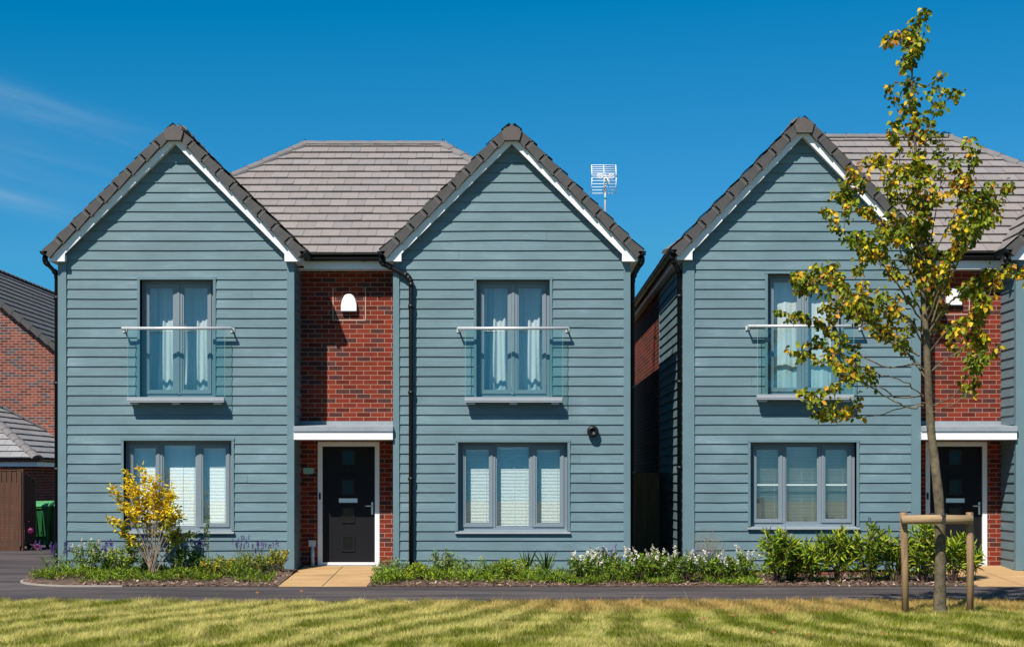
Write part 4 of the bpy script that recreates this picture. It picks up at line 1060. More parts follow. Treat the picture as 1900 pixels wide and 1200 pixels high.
shrub('bush', 'round green bush with white and lilac flowers just left of the yellow shrub', 'bush', 230, 24.3, 0.55, 0.46, 0.055, 0.022, GLB, 24, 26, HG, (WH, 0.06, 0.02, 14, .6))
shrub('bush', 'dark green bush with a few white blooms right of the yellow shrub stems', 'bush', 338, 24.4, 0.62, 0.45, 0.05, 0.022, GD+GL[:2], 26, 26, HG, (WH, 0.05, 0.02, 8, .4))
shrub('bush', 'low yellow-leaved bush between the yellow shrub and the path', 'bush', 405, 24.1, 0.60, 0.30, 0.045, 0.022, GY, 22, 22, HG)
shrub('bush', 'low olive bush under the right end of the left wing', 'bush', 462, 24.25, 0.66, 0.32, 0.045, 0.02, GY+GL, 24, 22, HG)
shrub('bush', 'small golden-green bush beside the path at the wall corner', 'bush', 518, 24.5, 0.42, 0.40, 0.045, 0.024, GY, 18, 24, HG)
shrub('tall_weed', 'single thin upright plant in front of the wall right of the left window', 'plant', 382, 24.5, 0.16, 0.95, 0.055, 0.024, GD+GL, 3, 26, None, stem_r=0.005, start=0.3)
for (px, Y, h, w, lab) in ((100, 24.2, .42, .55, 'purple lavender at the far left end of the bed beside the downpipe'), (196, 24.55, .40, .4, 'purple lavender between the two leftmost bushes'), (268, 24.6, .46, .5, 'purple lavender against the wall behind the yellow shrub stems'), (366, 24.6, .40, .4, 'purple lavender by the thin upright plant'), (448, 24.5, .46, .55, 'tall purple lavender under the bare wall right of the left window'), (490, 24.6, .40, .5, 'purple lavender near the right corner of the left wing')):
    lavender(px, Y, h, lab, 17, w)
# middle bed
MG = 'low green plants under the central wing'
mid = [(728, 24.2, .62, .30, GG, 'pale grey-green mound right beside the path'), (775, 24.1, .50, .22, GLB, 'low bright green plant in front of the front downpipe'), (822, 24.5, .55, .42, GG, 'taller grey-green plant just right of the front downpipe'),
       (868, 24.2, .60, .27, GG, 'pale green mound under the left end of the central ground floor window'), (945, 24.2, .62, .32, GLB, 'yellow-green bush under the middle of the central ground floor window'), (905, 24.2, .40, .2, GL, 'small green tuft between the two mounds under the central window'),
       (1010, 24.1, .5, .16, GL, 'flat green plant before the exposed dark plinth'), (1050, 24.0, .6, .22, GG, 'low spreading plant left of the white flowering hebes')]
for (px, Y, w, h, c, lab) in mid:
    Y -= 0.35; shrub('bush', lab, 'bush', px, Y, w, h, 0.042, 0.02, c, 26, 22, MG, start=0.15)
# hebes with white spikes
HB = 'white flowering hebe bushes across the passage'
hb = [(1085, 24.1, .52, .42, 'hebe'), (1125, 24.35, .5, .46, ''), (1175, 24.0, .62, .44, ''), (1222, 24.15, .6, .44, ''), (1272, 24.0, .6, .42, ''), (1322, 24.1, .6, .44, ''), (1372, 24.1, .55, .42, '')]
hl = ['leftmost white-spiked hebe, below the right end of the central window', 'white-spiked hebe in front of the pale meter box', 'white-spiked hebe at the right corner of the central wing', 'white-spiked hebe in front of the passage gate', 'white-spiked hebe at the left corner of the right house', 'lilac and white hebe below the twiggy dry plant', 'rightmost white-spiked hebe beside the broad-leaved shrubs']
for i, ((px, Y, w, h, _), lab) in enumerate(zip(hb, hl)):
    Y -= 0.45
    shrub('hebe', lab, 'hebe bush', px, Y, w*1.05, h, 0.06, 0.019, GLB[:3]+GL, 32, 26, HB, (WH if i not in (1, 5) else WH+LL, 0.115, 0.034, 16, .6))
shrub('dry_plant', 'sparse grey twiggy plant rising above the hebes in front of the right house', 'plant', 1316, 24.4, .62, .78, 0.016, 0.008, [(0.25, 0.24, 0.12), (0.3, 0.28, 0.2)], 60, 14, None, stemmat='stemlight', stem_r=0.003, start=0.4)
# broad-leaved shrubs
SB = 'large glossy shrubs under the right house'
sb = [(1440, 24.0, .70, .84, 'tall glossy shrub with one stray shoot left of the others, below the right house window'), (1468, 24.35, .5, .66, 'glossy shrub with pale purple flower heads behind the leftmost one'), (1508, 24.1, .66, .68, 'glossy shrub under the centre of the right house window'), (1552, 24.2, .74, .86, 'bushy yellow-green shrub under the right side of the right house window'), (1612, 24.1, .74, .84, 'wide glossy shrub with purple flower spikes right of the window'), (1660, 24.2, .66, .84, 'glossy shrub directly behind the left tree stake'), (1712, 24.1, .74, .92, 'tall glossy shrub seen between the left stake and the tree trunk'), (1768, 24.0, .72, .84, 'glossy shrub seen between the tree trunk and the right stake'), (1806, 24.3, .4, .66, 'thin arching shrub beside the sandy path of the right house')]
for i, (px, Y, w, h, lab) in enumerate(sb):
    Y -= 0.50
    shrub('glossy_shrub', lab, 'shrub', px, Y, w*R.uniform(0.78, 0.98), h*R.uniform(0.80, 0.98), 0.145, 0.032, GLB if i % 2 else GLB+GL[:2]+GY[:1], 30 if i < 8 else 12, 21, SB, (LV+LL, 0.09, 0.022, 9, 1) if i in (0, 1, 4, 5) else None, start=0.2, up=0.55)
# meter box glimpsed through the hebes
mbx = thing('meter_box', 'pale grey low meter box half hidden behind the white hebes', 'meter box', (WX(1102, 24.75), 24.75, bedz(24.7)))
q = MB(); x = WX(1102, 24.75); zz = bedz(24.7, 1.2); q.prismy([(24.6, zz-0.02), (24.92, zz-0.02), (24.92, zz+0.30), (24.72, zz+0.27), (24.6, zz+0.18)], x-0.21, x+0.21); q.build('body', M['metergrey'], mbx, bevel=0.01)
q = MB(); q.prismy([(24.62, zz+0.205), (24.70, zz+0.275), (24.905, zz+0.315), (24.905, zz+0.306), (24.71, zz+0.26)], x-0.225, x+0.225); q.build('lid', M['metergrey'], mbx)
# tufts of tall grass
for (px, lab) in ((978, 'tuft of wild grass blades before the plinth under the central wing window'), (1014, 'second wild grass tuft just left of the white hebes')):
    Y = 24.5; x0 = WX(px, Y); n = 26; P = np.tile([x0, Y, bedz(Y)], (n, 1))+NP.normal(0, .02, (n, 3))*[1, 1, 0]; dr = NP.normal(0, .22, (n, 3)); dr[:, 2] = 1
    tag(leafmesh('grass_tuft', P, dr, runit(n), NP.uniform(.15, .42, n), 0.010, pick(GL, n), M['leaf'], None, (x0, Y, bedz(Y)), droop=.2), lab, 'grass tuft', 'wild grass tufts')
# ground cover
n = 15000; x = NP.uniform(-7.15, 9.8, n); y = NP.uniform(YE+0.08, 24.9, n)
dens = vnoise(x, y, 1.7, 21)+0.25*vnoise(x, y, 7, 22); fr = np.clip((y-YE)/0.6, 0, 1)
ok = (dens > 0.90-0.55*fr+0.26*(x > 3.6)+0.06*(x < -3.4)+0.25*(y > 24.3)*(x > -1.5)) & ~(((x > P1[0]-0.22) & (x < P1[1]+0.05)) | ((x > P2[0]-0.1) & (x < P2[1]+0.1)) | ((x < -6.3) & (y < YE+0.7)))
x, y = x[ok], y[ok]; n = len(x); z = np.array([bedz(v, u) for u, v in zip(x, y)])
k = 4; x = np.repeat(x, k)+NP.normal(0, .03, n*k); y = np.repeat(y, k)+NP.normal(0, .03, n*k); hh = np.repeat(vnoise(x[::k], y[::k], 2.5, 31), k)
z = np.repeat(z, k)+NP.uniform(0, 1, n*k)*0.34*hh**2; n *= k
dr = NP.normal(0, .6, (n, 3)); dr[:, 2] = NP.uniform(.1, 1.2, n)
tone = vnoise(x, y, 0.8, 41)[:, None]
C = pick(GL+GLB, n)*(0.75+0.6*tone); nm = runit(n)*.7; nm[:, 2] += .6
leafmesh('ground_cover', np.stack([x, y, z], 1), dr, nm, NP.uniform(.03, .11, n), NP.uniform(.007, .020, n), C, M['leaf'])['kind'] = 'stuff'

# ------------------------------------------------------------------ staked tree
TY = 17.98
def TP(px, py, dy=0.0): return Vector((WX(px, TY), TY+dy, WZ(py, TY)))
tree = thing('tree', 'young staked tree with sparse green and yellow leaves on the lawn edge', 'tree', (WX(1745, TY), TY, 0))
tr = MB(); brs = []
stem = [(1745, 1143), (1745, 1120), (1745, 1060), (1744, 1000), (1741, 930), (1735, 860), (1729, 800), (1724, 740), (1720, 680), (1717, 620), (1714, 560), (1711, 500), (1707, 430), (1703, 360), (1699, 290), (1695, 220), (1693, 150), (1696, 95), (1703, 55), (1710, 24)]
rad = [.088, .072, .063, .060, .055, .051, .047, .043, .039, .035, .031, .027, .023, .019, .016, .013, .010, .008, .006, .004]
spts = []
for i, (a, b) in enumerate(stem): spts.append(TP(a, b, 0.03*math.sin(i*1.3)))
def smooth(pts, k=3):
    out = []
    for i in range(len(pts)-1):
        p0 = pts[max(i-1, 0)]; p1 = pts[i]; p2 = pts[i+1]; p3 = pts[min(i+2, len(pts)-1)]
        for j in range(k):
            t = j/k; out.append(0.5*((2*p1)+(p2-p0)*t+(2*p0-5*p1+4*p2-p3)*t*t+(3*p1-p0-3*p2+p3)*t**3))
    out.append(pts[-1]); return out
ss = smooth(spts); rr = np.interp(np.arange(len(ss))/3, np.arange(len(rad)), rad)
rr = [r*(1+0.05*math.sin(i*2.1)) for i, r in enumerate(rr)]
tr.tube(ss, rr, 14)
LP = []; LD = []; LT = []
def leafs(p0, p1, cnt, sp=0.05):
    cnt = int(cnt*2.9+R.random())
    for i in range(cnt):
        p = p0.lerp(p1, R.random()); o = Vector((R.gauss(0, 1), R.gauss(0, 1), R.gauss(0, .7))).normalized()
        LP.append(tuple(p+o*sp*R.random())); LD.append(tuple(o*0.7+Vector((0, 0, -0.65)))); LT.append(0)
def branch(pts, r0, dens=9, tw=0.9, start=0.35, twlen=0.26):
    sp = smooth(pts, 4); n = len(sp)
    sp = [p+Vector((R.gauss(0, .008), R.gauss(0, .01), R.gauss(0, .008))) if 0 < i < n-1 else p for i, p in enumerate(sp)]
    tr.tube(sp, [max(0.0028, r0*(1-0.86*i/(n-1))) for i in range(n)], 6, caps=False)
    for i in range(n-1):
        t = i/(n-1)
        if t < start: continue
        L_ = (sp[i+1]-sp[i]).length
        leafs(sp[i], sp[i+1], int(L_*dens*6*(0.35+t)), 0.07)
        if R.random() < tw*L_*7:
            d = (sp[i+1]-sp[i]).normalized(); o = Vector((R.gauss(0, 1), R.gauss(0, 1), R.gauss(0.25, .6))).normalized()
            e = sp[i]+(d*0.7+o*0.8).normalized()*twlen*R.uniform(.5, 1.2); mm = sp[i].lerp(e, .5)+Vector((0, 0, -.015))
            tr.tube([sp[i], mm, e], [.004, .003, .002], 4, caps=False)
            leafs(mm, e, int(dens*1.3), 0.075); leafs(e, e+(e-mm).normalized()*0.05, int(dens*0.9), 0.07)
B = [
 ([(1713, 752), (1690, 757), (1655, 745), (1610, 718), (1565, 688), (1520, 673), (1478, 665)], .012, 5, .5, -.2),
 ([(1714, 735), (1670, 736), (1640, 718), (1605, 690), (1575, 655), (1540, 640), (1500, 628)], .011, 5, .5, .25),
 ([(1706, 660), (1670, 643), (1635, 625), (1600, 598), (1560, 566), (1520, 545), (1490, 528), (1462, 522)], .013, 7, .45, -.1),
 ([(1708, 676), (1640, 676), (1598, 652), (1568, 620), (1535, 598), (1500, 580), (1480, 590)], .012, 6, .45, .3),
 ([(1714, 600), (1682, 560), (1652, 520), (1620, 482), (1582, 462), (1545, 437), (1525, 430)], .013, 9, .4, -.25),
 ([(1712, 620), (1690, 590), (1650, 560), (1600, 540), (1560, 520), (1520, 505), (1500, 510)], .012, 9, .35, .35),
 ([(1712, 560), (1690, 500), (1662, 445), (1630, 405), (1602, 383), (1578, 352), (1572, 325)], .013, 10, .35, .1),
 ([(1708, 480), (1692, 425), (1665, 375), (1642, 330), (1618, 300)], .010, 7, .35, -.2),
 ([(1722, 748), (1690, 752), (1625, 770), (1585, 772), (1540, 760), (1500, 742)], .008, 6, .55, .1),
 ([(1712, 735), (1680, 715), (1640, 700), (1590, 700), (1545, 715), (1515, 738)], .009, 5, .5, -.35),
 ([(1727, 690), (1755, 668), (1795, 640), (1822, 590), (1845, 548), (1862, 515)], .011, 6, .4, .2),
 ([(1721, 620), (1752, 570), (1790, 540), (1830, 522), (1868, 512), (1893, 520)], .012, 7, .35, -.15),
 ([(1720, 640), (1745, 555), (1778, 490), (1808, 440), (1845, 400), (1862, 372), (1886, 332)], .013, 8, .4, .15),
 ([(1716, 540), (1736, 460), (1762, 405), (1782, 352), (1792, 310)], .011, 8, .35, -.2),
 ([(1728, 752), (1762, 740), (1792, 708), (1815, 665), (1828, 610)], .010, 5, .5, .1),
 ([(1726, 768), (1760, 752), (1785, 735), (1800, 700), (1805, 660)], .008, 5, .5, -.2),
 ([(1718, 580), (1745, 520), (1765, 470), (1800, 425), (1830, 395), (1842, 350)], .011, 9, .3, .3),
 ([(1706, 420), (1728, 360), (1745, 300), (1748, 240)], .008, 9, .3, .1),
 ([(1704, 400), (1680, 350), (1664, 300), (1660, 262)], .008, 9, .3, -.1),
 ([(1700, 320), (1718, 262), (1732, 210), (1745, 178)], .006, 8, .3, -.05),
 ([(1699, 290), (1680, 240), (1668, 200), (1668, 176)], .006, 9, .3, .08),
 ([(1695, 190), (1712, 160), (1738, 165)], .005, 7, .3, 0), ([(1694, 160), (1678, 130), (1675, 105)], .005, 9, .3, 0),
 ([(1696, 110), (1690, 80), (1665, 74)], .004, 9, .3, 0), ([(1716, 520), (1740, 400), (1756, 330), (1765, 268)], .009, 5, .4, 0.25),
 ([(1714, 600), (1700, 540), (1670, 480), (1640, 440), (1620, 420)], .011, 11, .3, .45),
 ([(1712, 520), (1685, 470), (1650, 430), (1625, 440), (1600, 455)], .010, 10, .3, -.45),
 ([(1718, 600), (1735, 540), (1750, 480), (1775, 440), (1790, 400)], .011, 10, .3, -.5),
 ([(1720, 660), (1745, 620), (1780, 590), (1800, 575)], .010, 7, .3, -.4),
 ([(1716, 700), (1690, 650), (1650, 600), (1620, 570), (1585, 555)], .011, 8, .3, .5),
 ([(1714, 640), (1680, 600), (1640, 580), (1590, 580), (1545, 575)], .010, 8, .3, -.5),
 ([(1712, 500), (1720, 440), (1730, 390), (1725, 340)], .009, 11, .2, .3), ([(1708, 500), (1690, 420), (1690, 360), (1680, 310)], .009, 11, .2, -.3),
 ([(1725, 700), (1700, 650), (1680, 620), (1665, 590)], .009, 7, .3, .65), ([(1722, 650), (1750, 610), (1765, 560), (1790, 500)], .009, 7, .3, .6),
]
for pts, r0, dn, st, dyy in B:
    n = len(pts)
    branch([TP(a, b, dyy*(i/(n-1))**1.0*1.6+(0 if i else 0)) for i, (a, b) in enumerate(pts)], r0, (0.62*dn+(1.1 if pts[-1][1] > 500 else 0)-(1.4 if pts[-1][1] < 280 else 0)), 1.0, st*(0.85 if pts[-1][1] > 500 else 1))
for i in range(30, len(ss)-1):                       # leaves along the leader
    t = (i-30)/(len(ss)-31); leafs(ss[i], ss[i+1], int(11-7*t)*(1 if (i//2) % 3 else 0.35), 0.10+0.10*(1-t))
    for q_ in range(2 if t < .5 else 1):
        o = Vector((R.gauss(0, 1), R.gauss(0, 1), R.uniform(.6, 1.8))).normalized(); e = ss[i]+o*(0.10+0.16*(1-t))*R.uniform(.6, 1.3)
        tr.tube([ss[i], e], [.004, .002], 4, caps=False); leafs(ss[i].lerp(e, .4), e, 5, 0.05)
tr.build('trunk', M['bark'], tree)
P = np.array(LP); n = len(P); print('tree leaves', n)
cl = vnoise(P[:, 0]+P[:, 1]*.7, P[:, 2], 3.2, 77)
C = pick([(0.15, 0.20, 0.008), (0.11, 0.15, 0.008), (0.21, 0.25, 0.010), (0.07, 0.095, 0.008), (0.28, 0.28, 0.012)], n)
ye = NP.random(n) < np.clip((cl-0.25)*1.15, 0.12, 0.62)
C[ye] = pick([(0.60, 0.38, 0.010), (0.70, 0.48, 0.012), (0.54, 0.27, 0.012), (0.40, 0.17, 0.02), (0.60, 0.43, 0.012)], ye.sum())
nm = runit(n)*.9; nm[:, 1] -= .6; nm[:, 2] += .3
leafmesh('crown', P, LD, nm, NP.uniform(.044, .078, n), NP.uniform(.038, .066, n), C, M['leaf'], tree, fold=.18, droop=.25)

# stake frame
SY = 17.8
st = thing('tree_stake', 'timber support frame of two posts and a rail around the young tree', 'tree support', (WX(1739, SY), SY, 0))
for (pb, pt, py) in ((1680, 1676.5, 950), (1800, 1799, 950)):
    q = MB(); q.tube([(WX(pb, SY), SY, -0.05), (WX((pb+pt)/2+1, SY), SY+0.004, 0.6), (WX(pt, SY), SY, WZ(py, SY)-0.008), (WX(pt, SY), SY, WZ(py, SY))], [0.040, 0.041, 0.042, 0.039], 12); q.build('post', M['stake'], st)
M['stakeh'] = woodmat('rail timber', (0.34, 0.225, 0.115), (0.14, 0.08, 0.04), (2.2, 38, 38))
q = MB(); yy_ = SY-0.082; q.tube([(WX(1673, yy_), yy_, WZ(963.5, yy_)), (WX(1740, yy_), yy_, WZ(963, yy_)), (WX(1804, yy_), yy_, WZ(963.5, yy_))], [0.050, 0.053, 0.050], 14); q.build('rail', M['stakeh'], st)
q = MB(); cxx = WX(1744, SY)
q.box(cxx-0.012, cxx+0.024, yy_-0.062, yy_-0.052, WZ(972, SY), WZ(954, SY))
q.tube([(cxx, yy_-0.055, WZ(956, SY)), (cxx-0.09, SY+0.10, WZ(954, SY)), (cxx-0.03, TY+0.09, WZ(953, SY)), (cxx+0.06, TY+0.08, WZ(953, SY)), (cxx+0.10, SY+0.08, WZ(954, SY)), (cxx+0.02, yy_-0.055, WZ(956, SY))], 0.010, 6); q.build('tree_tie', M['rubber'], st)

# ------------------------------------------------------------------ passage gate
gy = 28.9; gt_ = thing('gate', 'brown timber plank gate closing the dark passage between the houses', 'gate', (2.27, gy, 0))
X = 1.87
while X < 2.66:
    q = MB(); q.box(X, X+0.094, gy, gy+0.02, 0.04, 1.66+R.uniform(-.004, .004)); q.build('plank', M['gate'], gt_); X += 0.098
q = MB()
for z in (0.35, 1.35): q.box(1.87, 2.66, gy+0.02, gy+0.06, z, z+0.08)
q.build('brace', M['gate'], gt_)

# ------------------------------------------------------------------ far left: fence, bins, scooter, garage, house
FY = 34.3
fn = thing('fence', 'brown close-boarded fence standing in shade at the far left', 'fence', (WX(15, FY), FY, 0))
q = MB(); X = -15.0
xr_ = WX(37, FY)
while X < xr_:
    q.box(X, X+0.092, FY+R.uniform(0, .012), FY+0.025, 0.10, WZ(873, FY)); X += 0.108
q.build('boards', M['fence'], fn)
q = MB(); y = FY+0.05
while y < FY+0.72:
    t = (y-FY)/0.72; q.box(xr_+0.09*t, xr_+0.02+0.09*t, y, y+0.11, 0.10, WZ(873, FY)-0.20*t); y += 0.108
q.build('boards', M['fence'], fn)
q = MB(); q.box(-15, xr_, FY-0.01, FY+0.035, -0.02, 0.10); q.box(-15, xr_, FY-0.004, FY+0.04, WZ(873, FY), WZ(873, FY)+0.025); q.build('gravel_board', M['fence'], fn)
q = MB(); q.box(xr_-0.02, xr_+0.06, FY+0.03, FY+0.11, 0, WZ(873, FY)+0.04); q.build('post', M['fence'], fn)
def bin_(px, Y, lab, rot=0):
    x = WX(px, Y); root = thing('wheelie_bin', lab, 'wheelie bin', (x, Y, 0), 'green wheelie bins at the end of the drive')
    q = MB(); w0, w1 = 0.21, 0.28
    vs = [(x-w0, Y-0.20, 0.08), (x+w0, Y-0.20, 0.08), (x+w0, Y+0.20, 0.08), (x-w0, Y+0.20, 0.08), (x-w1, Y-0.30, 0.92), (x+w1, Y-0.30, 0.92), (x+w1, Y+0.30, 0.98), (x-w1, Y+0.30, 0.98)]
    q.add(vs, [(0, 3, 2, 1), (4, 5, 6, 7), (0, 1, 5, 4), (1, 2, 6, 5), (2, 3, 7, 6), (3, 0, 4, 7)])
    q.box(x-w1-0.015, x+w1+0.015, Y-0.325, Y-0.295, 0.88, 0.93)
    for k in (-0.12, 0.0, 0.12): q.box(x+k-0.012, x+k+0.012, Y-0.30, Y-0.26, 0.3, 0.85)
    b = q.build('body', M['bin'], root, bevel=0.01)
    q = MB(); q.prismy([(Y-0.34, 0.93), (Y+0.30, 0.985), (Y+0.33, 1.02), (Y+0.1, 1.055), (Y-0.25, 1.0), (Y-0.34, 0.955)], x-w1-0.02, x+w1+0.02); q.build('lid', M['binlid'], root, bevel=0.01)
    q = MB(); q.tube([(x-w1, Y+0.35, 1.0), (x+w1, Y+0.35, 1.0)], 0.015, 8); q.build('handle', M['bin'], root)
    for s_ in (-1, 1):
        q = MB(); q.lathe((x+s_*(w0+0.03), Y+0.2, 0.10), [(0.1, -0.02), (0.1, 0.02), (0.05, 0.03)], 16, 'x'); q.build('wheel', M['black'], root)
bin_(74, 35.6, 'green wheelie bin with pale lid standing behind the pink scooter')
bin_(103, 35.9, 'green wheelie bin half hidden behind the corner of the house')
# scooter
sy = 34.6; sx = WX(58, sy)
s_ = thing('scooter', 'small pink childs scooter parked in front of the green bin', 'scooter', (sx, sy, 0))
q = MB(); q.box(sx-0.26, sx+0.16, sy-0.06, sy+0.06, 0.09, 0.125); q.box(sx-0.24, sx-0.18, sy-0.03, sy+0.03, 0.05, 0.09); q.build('deck', M['pink'], s_, bevel=0.008)
q = MB(); q.tube([(sx-0.12, sy-0.13, 0.1), (sx-0.12, sy-0.13, 0.62)], 0.014, 8); q.build('stem', M['offwhite'], s_)
q = MB(); q.tube([(sx-0.25, sy-0.13, 0.62), (sx+0.01, sy-0.13, 0.62)], 0.016, 8); q.build('handlebar', M['pink'], s_)
q = MB(); q.lathe((sx+0.03, sy-0.14, 0.42), [(0.02, -0.03), (0.05, -0.03), (0.075, 0.0), (0.05, 0.03), (0.02, 0.04)], 12, 'y'); q.tube([(sx-0.12, sy-0.12, 0.45), (sx+0.05, sy-0.12, 0.42)], 0.01, 6); q.build('basket', M['pink'], s_)
for dx in (-0.2, 0.0, 0.16):
    q = MB(); q.lathe((sx+dx, sy-0.07, 0.07), [(0.03, -0.012), (0.07, -0.02), (0.07, 0.02), (0.03, 0.012)], 16, 'y'); q.build('wheel', M['black'] if dx == 0 else M['pink'], s_)
# garage
GX, GY0, GE = WX(70, 40), 40.0, WZ(850, 40)
ga = thing('garage', 'low brick garage with grey hipped tiled roof behind the fence', 'garage', (GX-2.5, GY0+0.3, 0))
q = MB(); w = 0.3; S_ = 6.4
q.quad((GX-S_+w, GY0+w, 0), (GX-w, GY0+w, 0), (GX-w, GY0+w, GE), (GX-S_+w, GY0+w, GE)); q.build('brick_wall', M['brickfar'], ga)
q = MB(); q.quad((GX-w, GY0+w, 0), (GX-w, GY0+S_-w, 0), (GX-w, GY0+S_-w, GE), (GX-w, GY0+w, GE)); q.build('brick_side_wall', M['brickside'], ga)
a = S_/2; hgt_ = 2.05; sl = math.hypot(a, hgt_)
q = MB()
for O, U, V in (((GX-S_, GY0, GE), (1, 0, 0), (0, a, hgt_)), ((GX, GY0, GE), (0, 1, 0), (-a, 0, hgt_)), ((GX, GY0+S_, GE), (-1, 0, 0), (0, -a, hgt_)), ((GX-S_, GY0+S_, GE), (0, -1, 0), (a, 0, hgt_))):
    tiles(q, O, U, V, [(0, 0), (S_, 0), (a, sl)], 0.3, 0.3, base=(0.25, 0.24, 0.235))
q.build('roof_tiles', [M['tile'], M['under']], ga)
q = MB(); ap = (GX-a, GY0+a, GE+hgt_+0.02)
for c in ((GX, GY0, GE+.02), (GX, GY0+S_, GE+.02), (GX-S_, GY0, GE+.02)): ridgeline(q, c, ap, 0.13, 0.36)
q.build('ridge_tiles', [M['ridge'], M['black']], ga)
q = MB(); q.box(GX-S_, GX-0.02, GY0+0.03, GY0+0.05, GE-0.2, GE-0.04); q.box(GX-0.05, GX-0.03, GY0+0.05, GY0+S_, GE-0.2, GE-0.04); q.box(GX-S_, GX-0.05, GY0+0.05, GY0+w, GE-0.19, GE-0.18); q.build('fascia', M['white'], ga)
q = MB(); gutter(q, (GX-S_, GY0-0.03, GE-0.03), (GX+0.03, GY0-0.03, GE-0.03)); gutter(q, (GX+0.03, GY0-0.03, GE-0.03), (GX+0.03, GY0+S_, GE-0.03)); q.build('gutter', M['black'], ga)
# far house
hX, hZ, hY = -16.4, 8.1, 45.0; pit = 0.81; hwid = 5.2; ez = hZ-hwid*pit
fh = thing('house', 'red brick house with dark tiled gable roof in the left background', 'house', (hX, hY, 0))
q = MB(); q.add([(hX-hwid+.2, hY, 0), (hX+hwid-.2, hY, 0), (hX+hwid-.2, hY, ez+.2*pit), (hX, hY, hZ), (hX-hwid+.2, hY, ez+.2*pit)], [(0, 1, 2, 3, 4)]); q.build('brick_gable_wall', M['brickfar'], fh)
q = MB(); q.quad((hX+hwid-.2, hY, 0), (hX+hwid-.2, hY+14, 0), (hX+hwid-.2, hY+14, ez+.2*pit), (hX+hwid-.2, hY, ez+.2*pit)); q.build('brick_side_wall', M['brickside'], fh)
q = MB(); ca = 1/math.hypot(1, pit); sl = hwid/ca
tiles(q, (hX+hwid, hY-0.15, ez+0.06), (0, 1, 0), (-1, 0, pit), [(0, 0), (14.2, 0), (14.2, sl), (0, sl)], 0.3, 0.335, base=(0.115, 0.11, 0.11))
tiles(q, (hX-hwid, hY+14.05, ez+0.06), (0, -1, 0), (1, 0, pit), [(0, 0), (14.2, 0), (14.2, sl), (0, sl)], 0.3, 0.335, base=(0.115, 0.11, 0.11))
q.build('roof_tiles', [M['tile'], M['under']], fh)
q = MB(); ridgeline(q, (hX, hY-0.15, hZ+0.08), (hX, hY+14, hZ+0.08), 0.12, 0.45); q.build('ridge_tiles', [M['ridge'], M['black']], fh)
q = MB(); sa = pit*ca; n = 20; g_ = sl/n
for i in range(n):
    def P_(t, p): return (hX+hwid-t*ca-p*sa, ez+0.06+t*sa-p*ca)
    t0, t1 = i*g_, (i+1)*g_+0.01
    q.prism([P_(t0, 0.14), P_(t0, -0.05), P_(t1, -0.02), P_(t1, 0.11)], hY-0.18, hY+0.02)
q.build('verge', M['cap'], fh)

# ------------------------------------------------------------------ camera, sun, sky
cam = bpy.data.cameras.new('camera'); co = bpy.data.objects.new('camera', cam); COL.objects.link(co); sc.camera = co
co.location = (0, 0, CH); co.rotation_euler = (math.pi/2, 0, 0)
cam.sensor_width = 36; cam.lens = F/1900*36; cam.shift_y = (HY-600)/1900; cam.clip_end = 3000
sd = bpy.data.lights.new('sun', 'SUN'); sd.energy = 5.0; sd.angle = math.radians(0.5); sd.color = (1.0, 0.955, 0.89)
so = bpy.data.objects.new('sun', sd); COL.objects.link(so); so.location = (-10, 0, 20)
S = Vector((-math.sin(SUN_AZ)*math.cos(SUN_EL), -math.cos(SUN_AZ)*math.cos(SUN_EL), math.sin(SUN_EL)))
so.rotation_euler = S.to_track_quat('Z', 'Y').to_euler()
w = bpy.data.worlds.new('World'); sc.world = w; w.use_nodes = True; t = w.node_tree
bg = t.nodes['Background']; sky = N(t, 'ShaderNodeTexSky', sky_type='NISHITA', sun_disc=False)
sky.sun_elevation = SUN_EL; sky.sun_rotation = math.pi+SUN_AZ; sky.air_density = 1.0; sky.dust_density = 0.3; sky.ozone_density = 3.0
tint = N(t, 'ShaderNodeMix', data_type='RGBA', blend_type='MULTIPLY', i_0=1.0)
mn = N(t, 'ShaderNodeVectorMath', operation='MINIMUM'); L(t, sky.outputs[0], mn.inputs[0]); mn.inputs[1].default_value = (3.2, 5.0, 6.6)
L(t, mn.outputs[0], tint.inputs[6]); tint.inputs[7].default_value = (0.44, 0.80, 1.12, 1)
sb_ = N(t, 'ShaderNodeVectorMath', operation='SUBTRACT'); L(t, tint.outputs[2], sb_.inputs[0]); sb_.inputs[1].default_value = (0.76, 0, 0)
mx0 = N(t, 'ShaderNodeVectorMath', operation='MAXIMUM'); L(t, sb_.outputs[0], mx0.inputs[0]); mx0.inputs[1].default_value = (0, 0, 0)
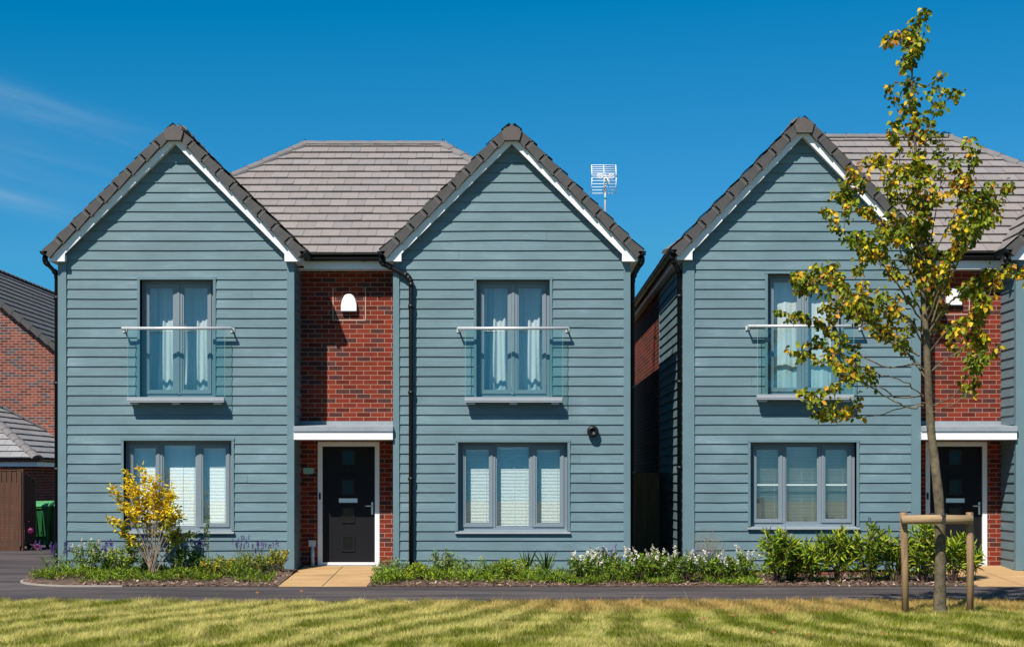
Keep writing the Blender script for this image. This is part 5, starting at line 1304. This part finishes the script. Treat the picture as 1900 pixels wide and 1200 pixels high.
# thin cirrus
tc = N(t, 'ShaderNodeTexCoord'); sx_ = N(t, 'ShaderNodeSeparateXYZ'); L(t, tc.outputs['Generated'], sx_.inputs[0])
def mth(op, a, b=None, c=None, clampit=False):
    n_ = N(t, 'ShaderNodeMath', operation=op); n_.use_clamp = clampit
    for k_, v_ in enumerate((a, b, c)):
        if v_ is None: continue
        if isinstance(v_, (int, float)): n_.inputs[k_].default_value = v_
        else: L(t, v_, n_.inputs[k_])
    return n_.outputs[0]
ym = mth('MAXIMUM', sx_.outputs[1], 0.05); U_ = mth('DIVIDE', sx_.outputs[0], ym); V_ = mth('DIVIDE', sx_.outputs[2], ym)
cbn = N(t, 'ShaderNodeCombineXYZ'); L(t, mth('MULTIPLY', U_, 9.0), cbn.inputs[0]); L(t, mth('MULTIPLY_ADD', U_, 22.0, mth('MULTIPLY', V_, 75.0)), cbn.inputs[1])
nn = N(t, 'ShaderNodeTexNoise', i_Scale=1.0, i_Detail=7.0, i_Roughness=0.6, i_Distortion=0.4); L(t, cbn.outputs[0], nn.inputs['Vector'])
tot = None
for v0, sl_c, wd_, amp_, u0, u1 in ((0.240, -0.30, 0.010, 0.22, -0.18, -0.33), (0.178, -0.26, 0.007, 0.26, -0.26, -0.33), (0.205, -0.28, 0.018, 0.12, -0.20, -0.33)):
    dd = mth('DIVIDE', mth('SUBTRACT', mth('SUBTRACT', V_, v0), mth('MULTIPLY', mth('ADD', U_, 0.322), sl_c)), wd_)
    g_ = mth('POWER', 2.718, mth('MULTIPLY', mth('MULTIPLY', dd, dd), -1.0))
    fd = N(t, 'ShaderNodeMapRange', i_1=u0, i_2=u1, i_3=0.0, i_4=1.0); L(t, U_, fd.inputs[0])
    r_ = mth('MULTIPLY', mth('MULTIPLY', g_, fd.outputs[0]), amp_); tot = r_ if tot is None else mth('ADD', tot, r_)
nm_ = N(t, 'ShaderNodeMapRange', i_1=0.3, i_2=0.7, i_3=0.15, i_4=1.2); L(t, nn.outputs['Fac'], nm_.inputs[0])
mu = N(t, 'ShaderNodeMath', operation='MULTIPLY'); mu.use_clamp = True; L(t, tot, mu.inputs[0]); L(t, nm_.outputs[0], mu.inputs[1])
mx = N(t, 'ShaderNodeMix', data_type='RGBA'); L(t, mu.outputs[0], mx.inputs[0]); L(t, mx0.outputs[0], mx.inputs[6]); mx.inputs[7].default_value = (5.0, 6.5, 8.0, 1)
L(t, mx.outputs[2], bg.inputs['Color']); bg.inputs['Strength'].default_value = 0.066
sc.view_settings.view_transform = 'Standard'; sc.view_settings.look = 'None'; sc.view_settings.exposure = 0.45; sc.view_settings.gamma = 1
sc.cycles.transparent_max_bounces = 24; sc.cycles.max_bounces = 8
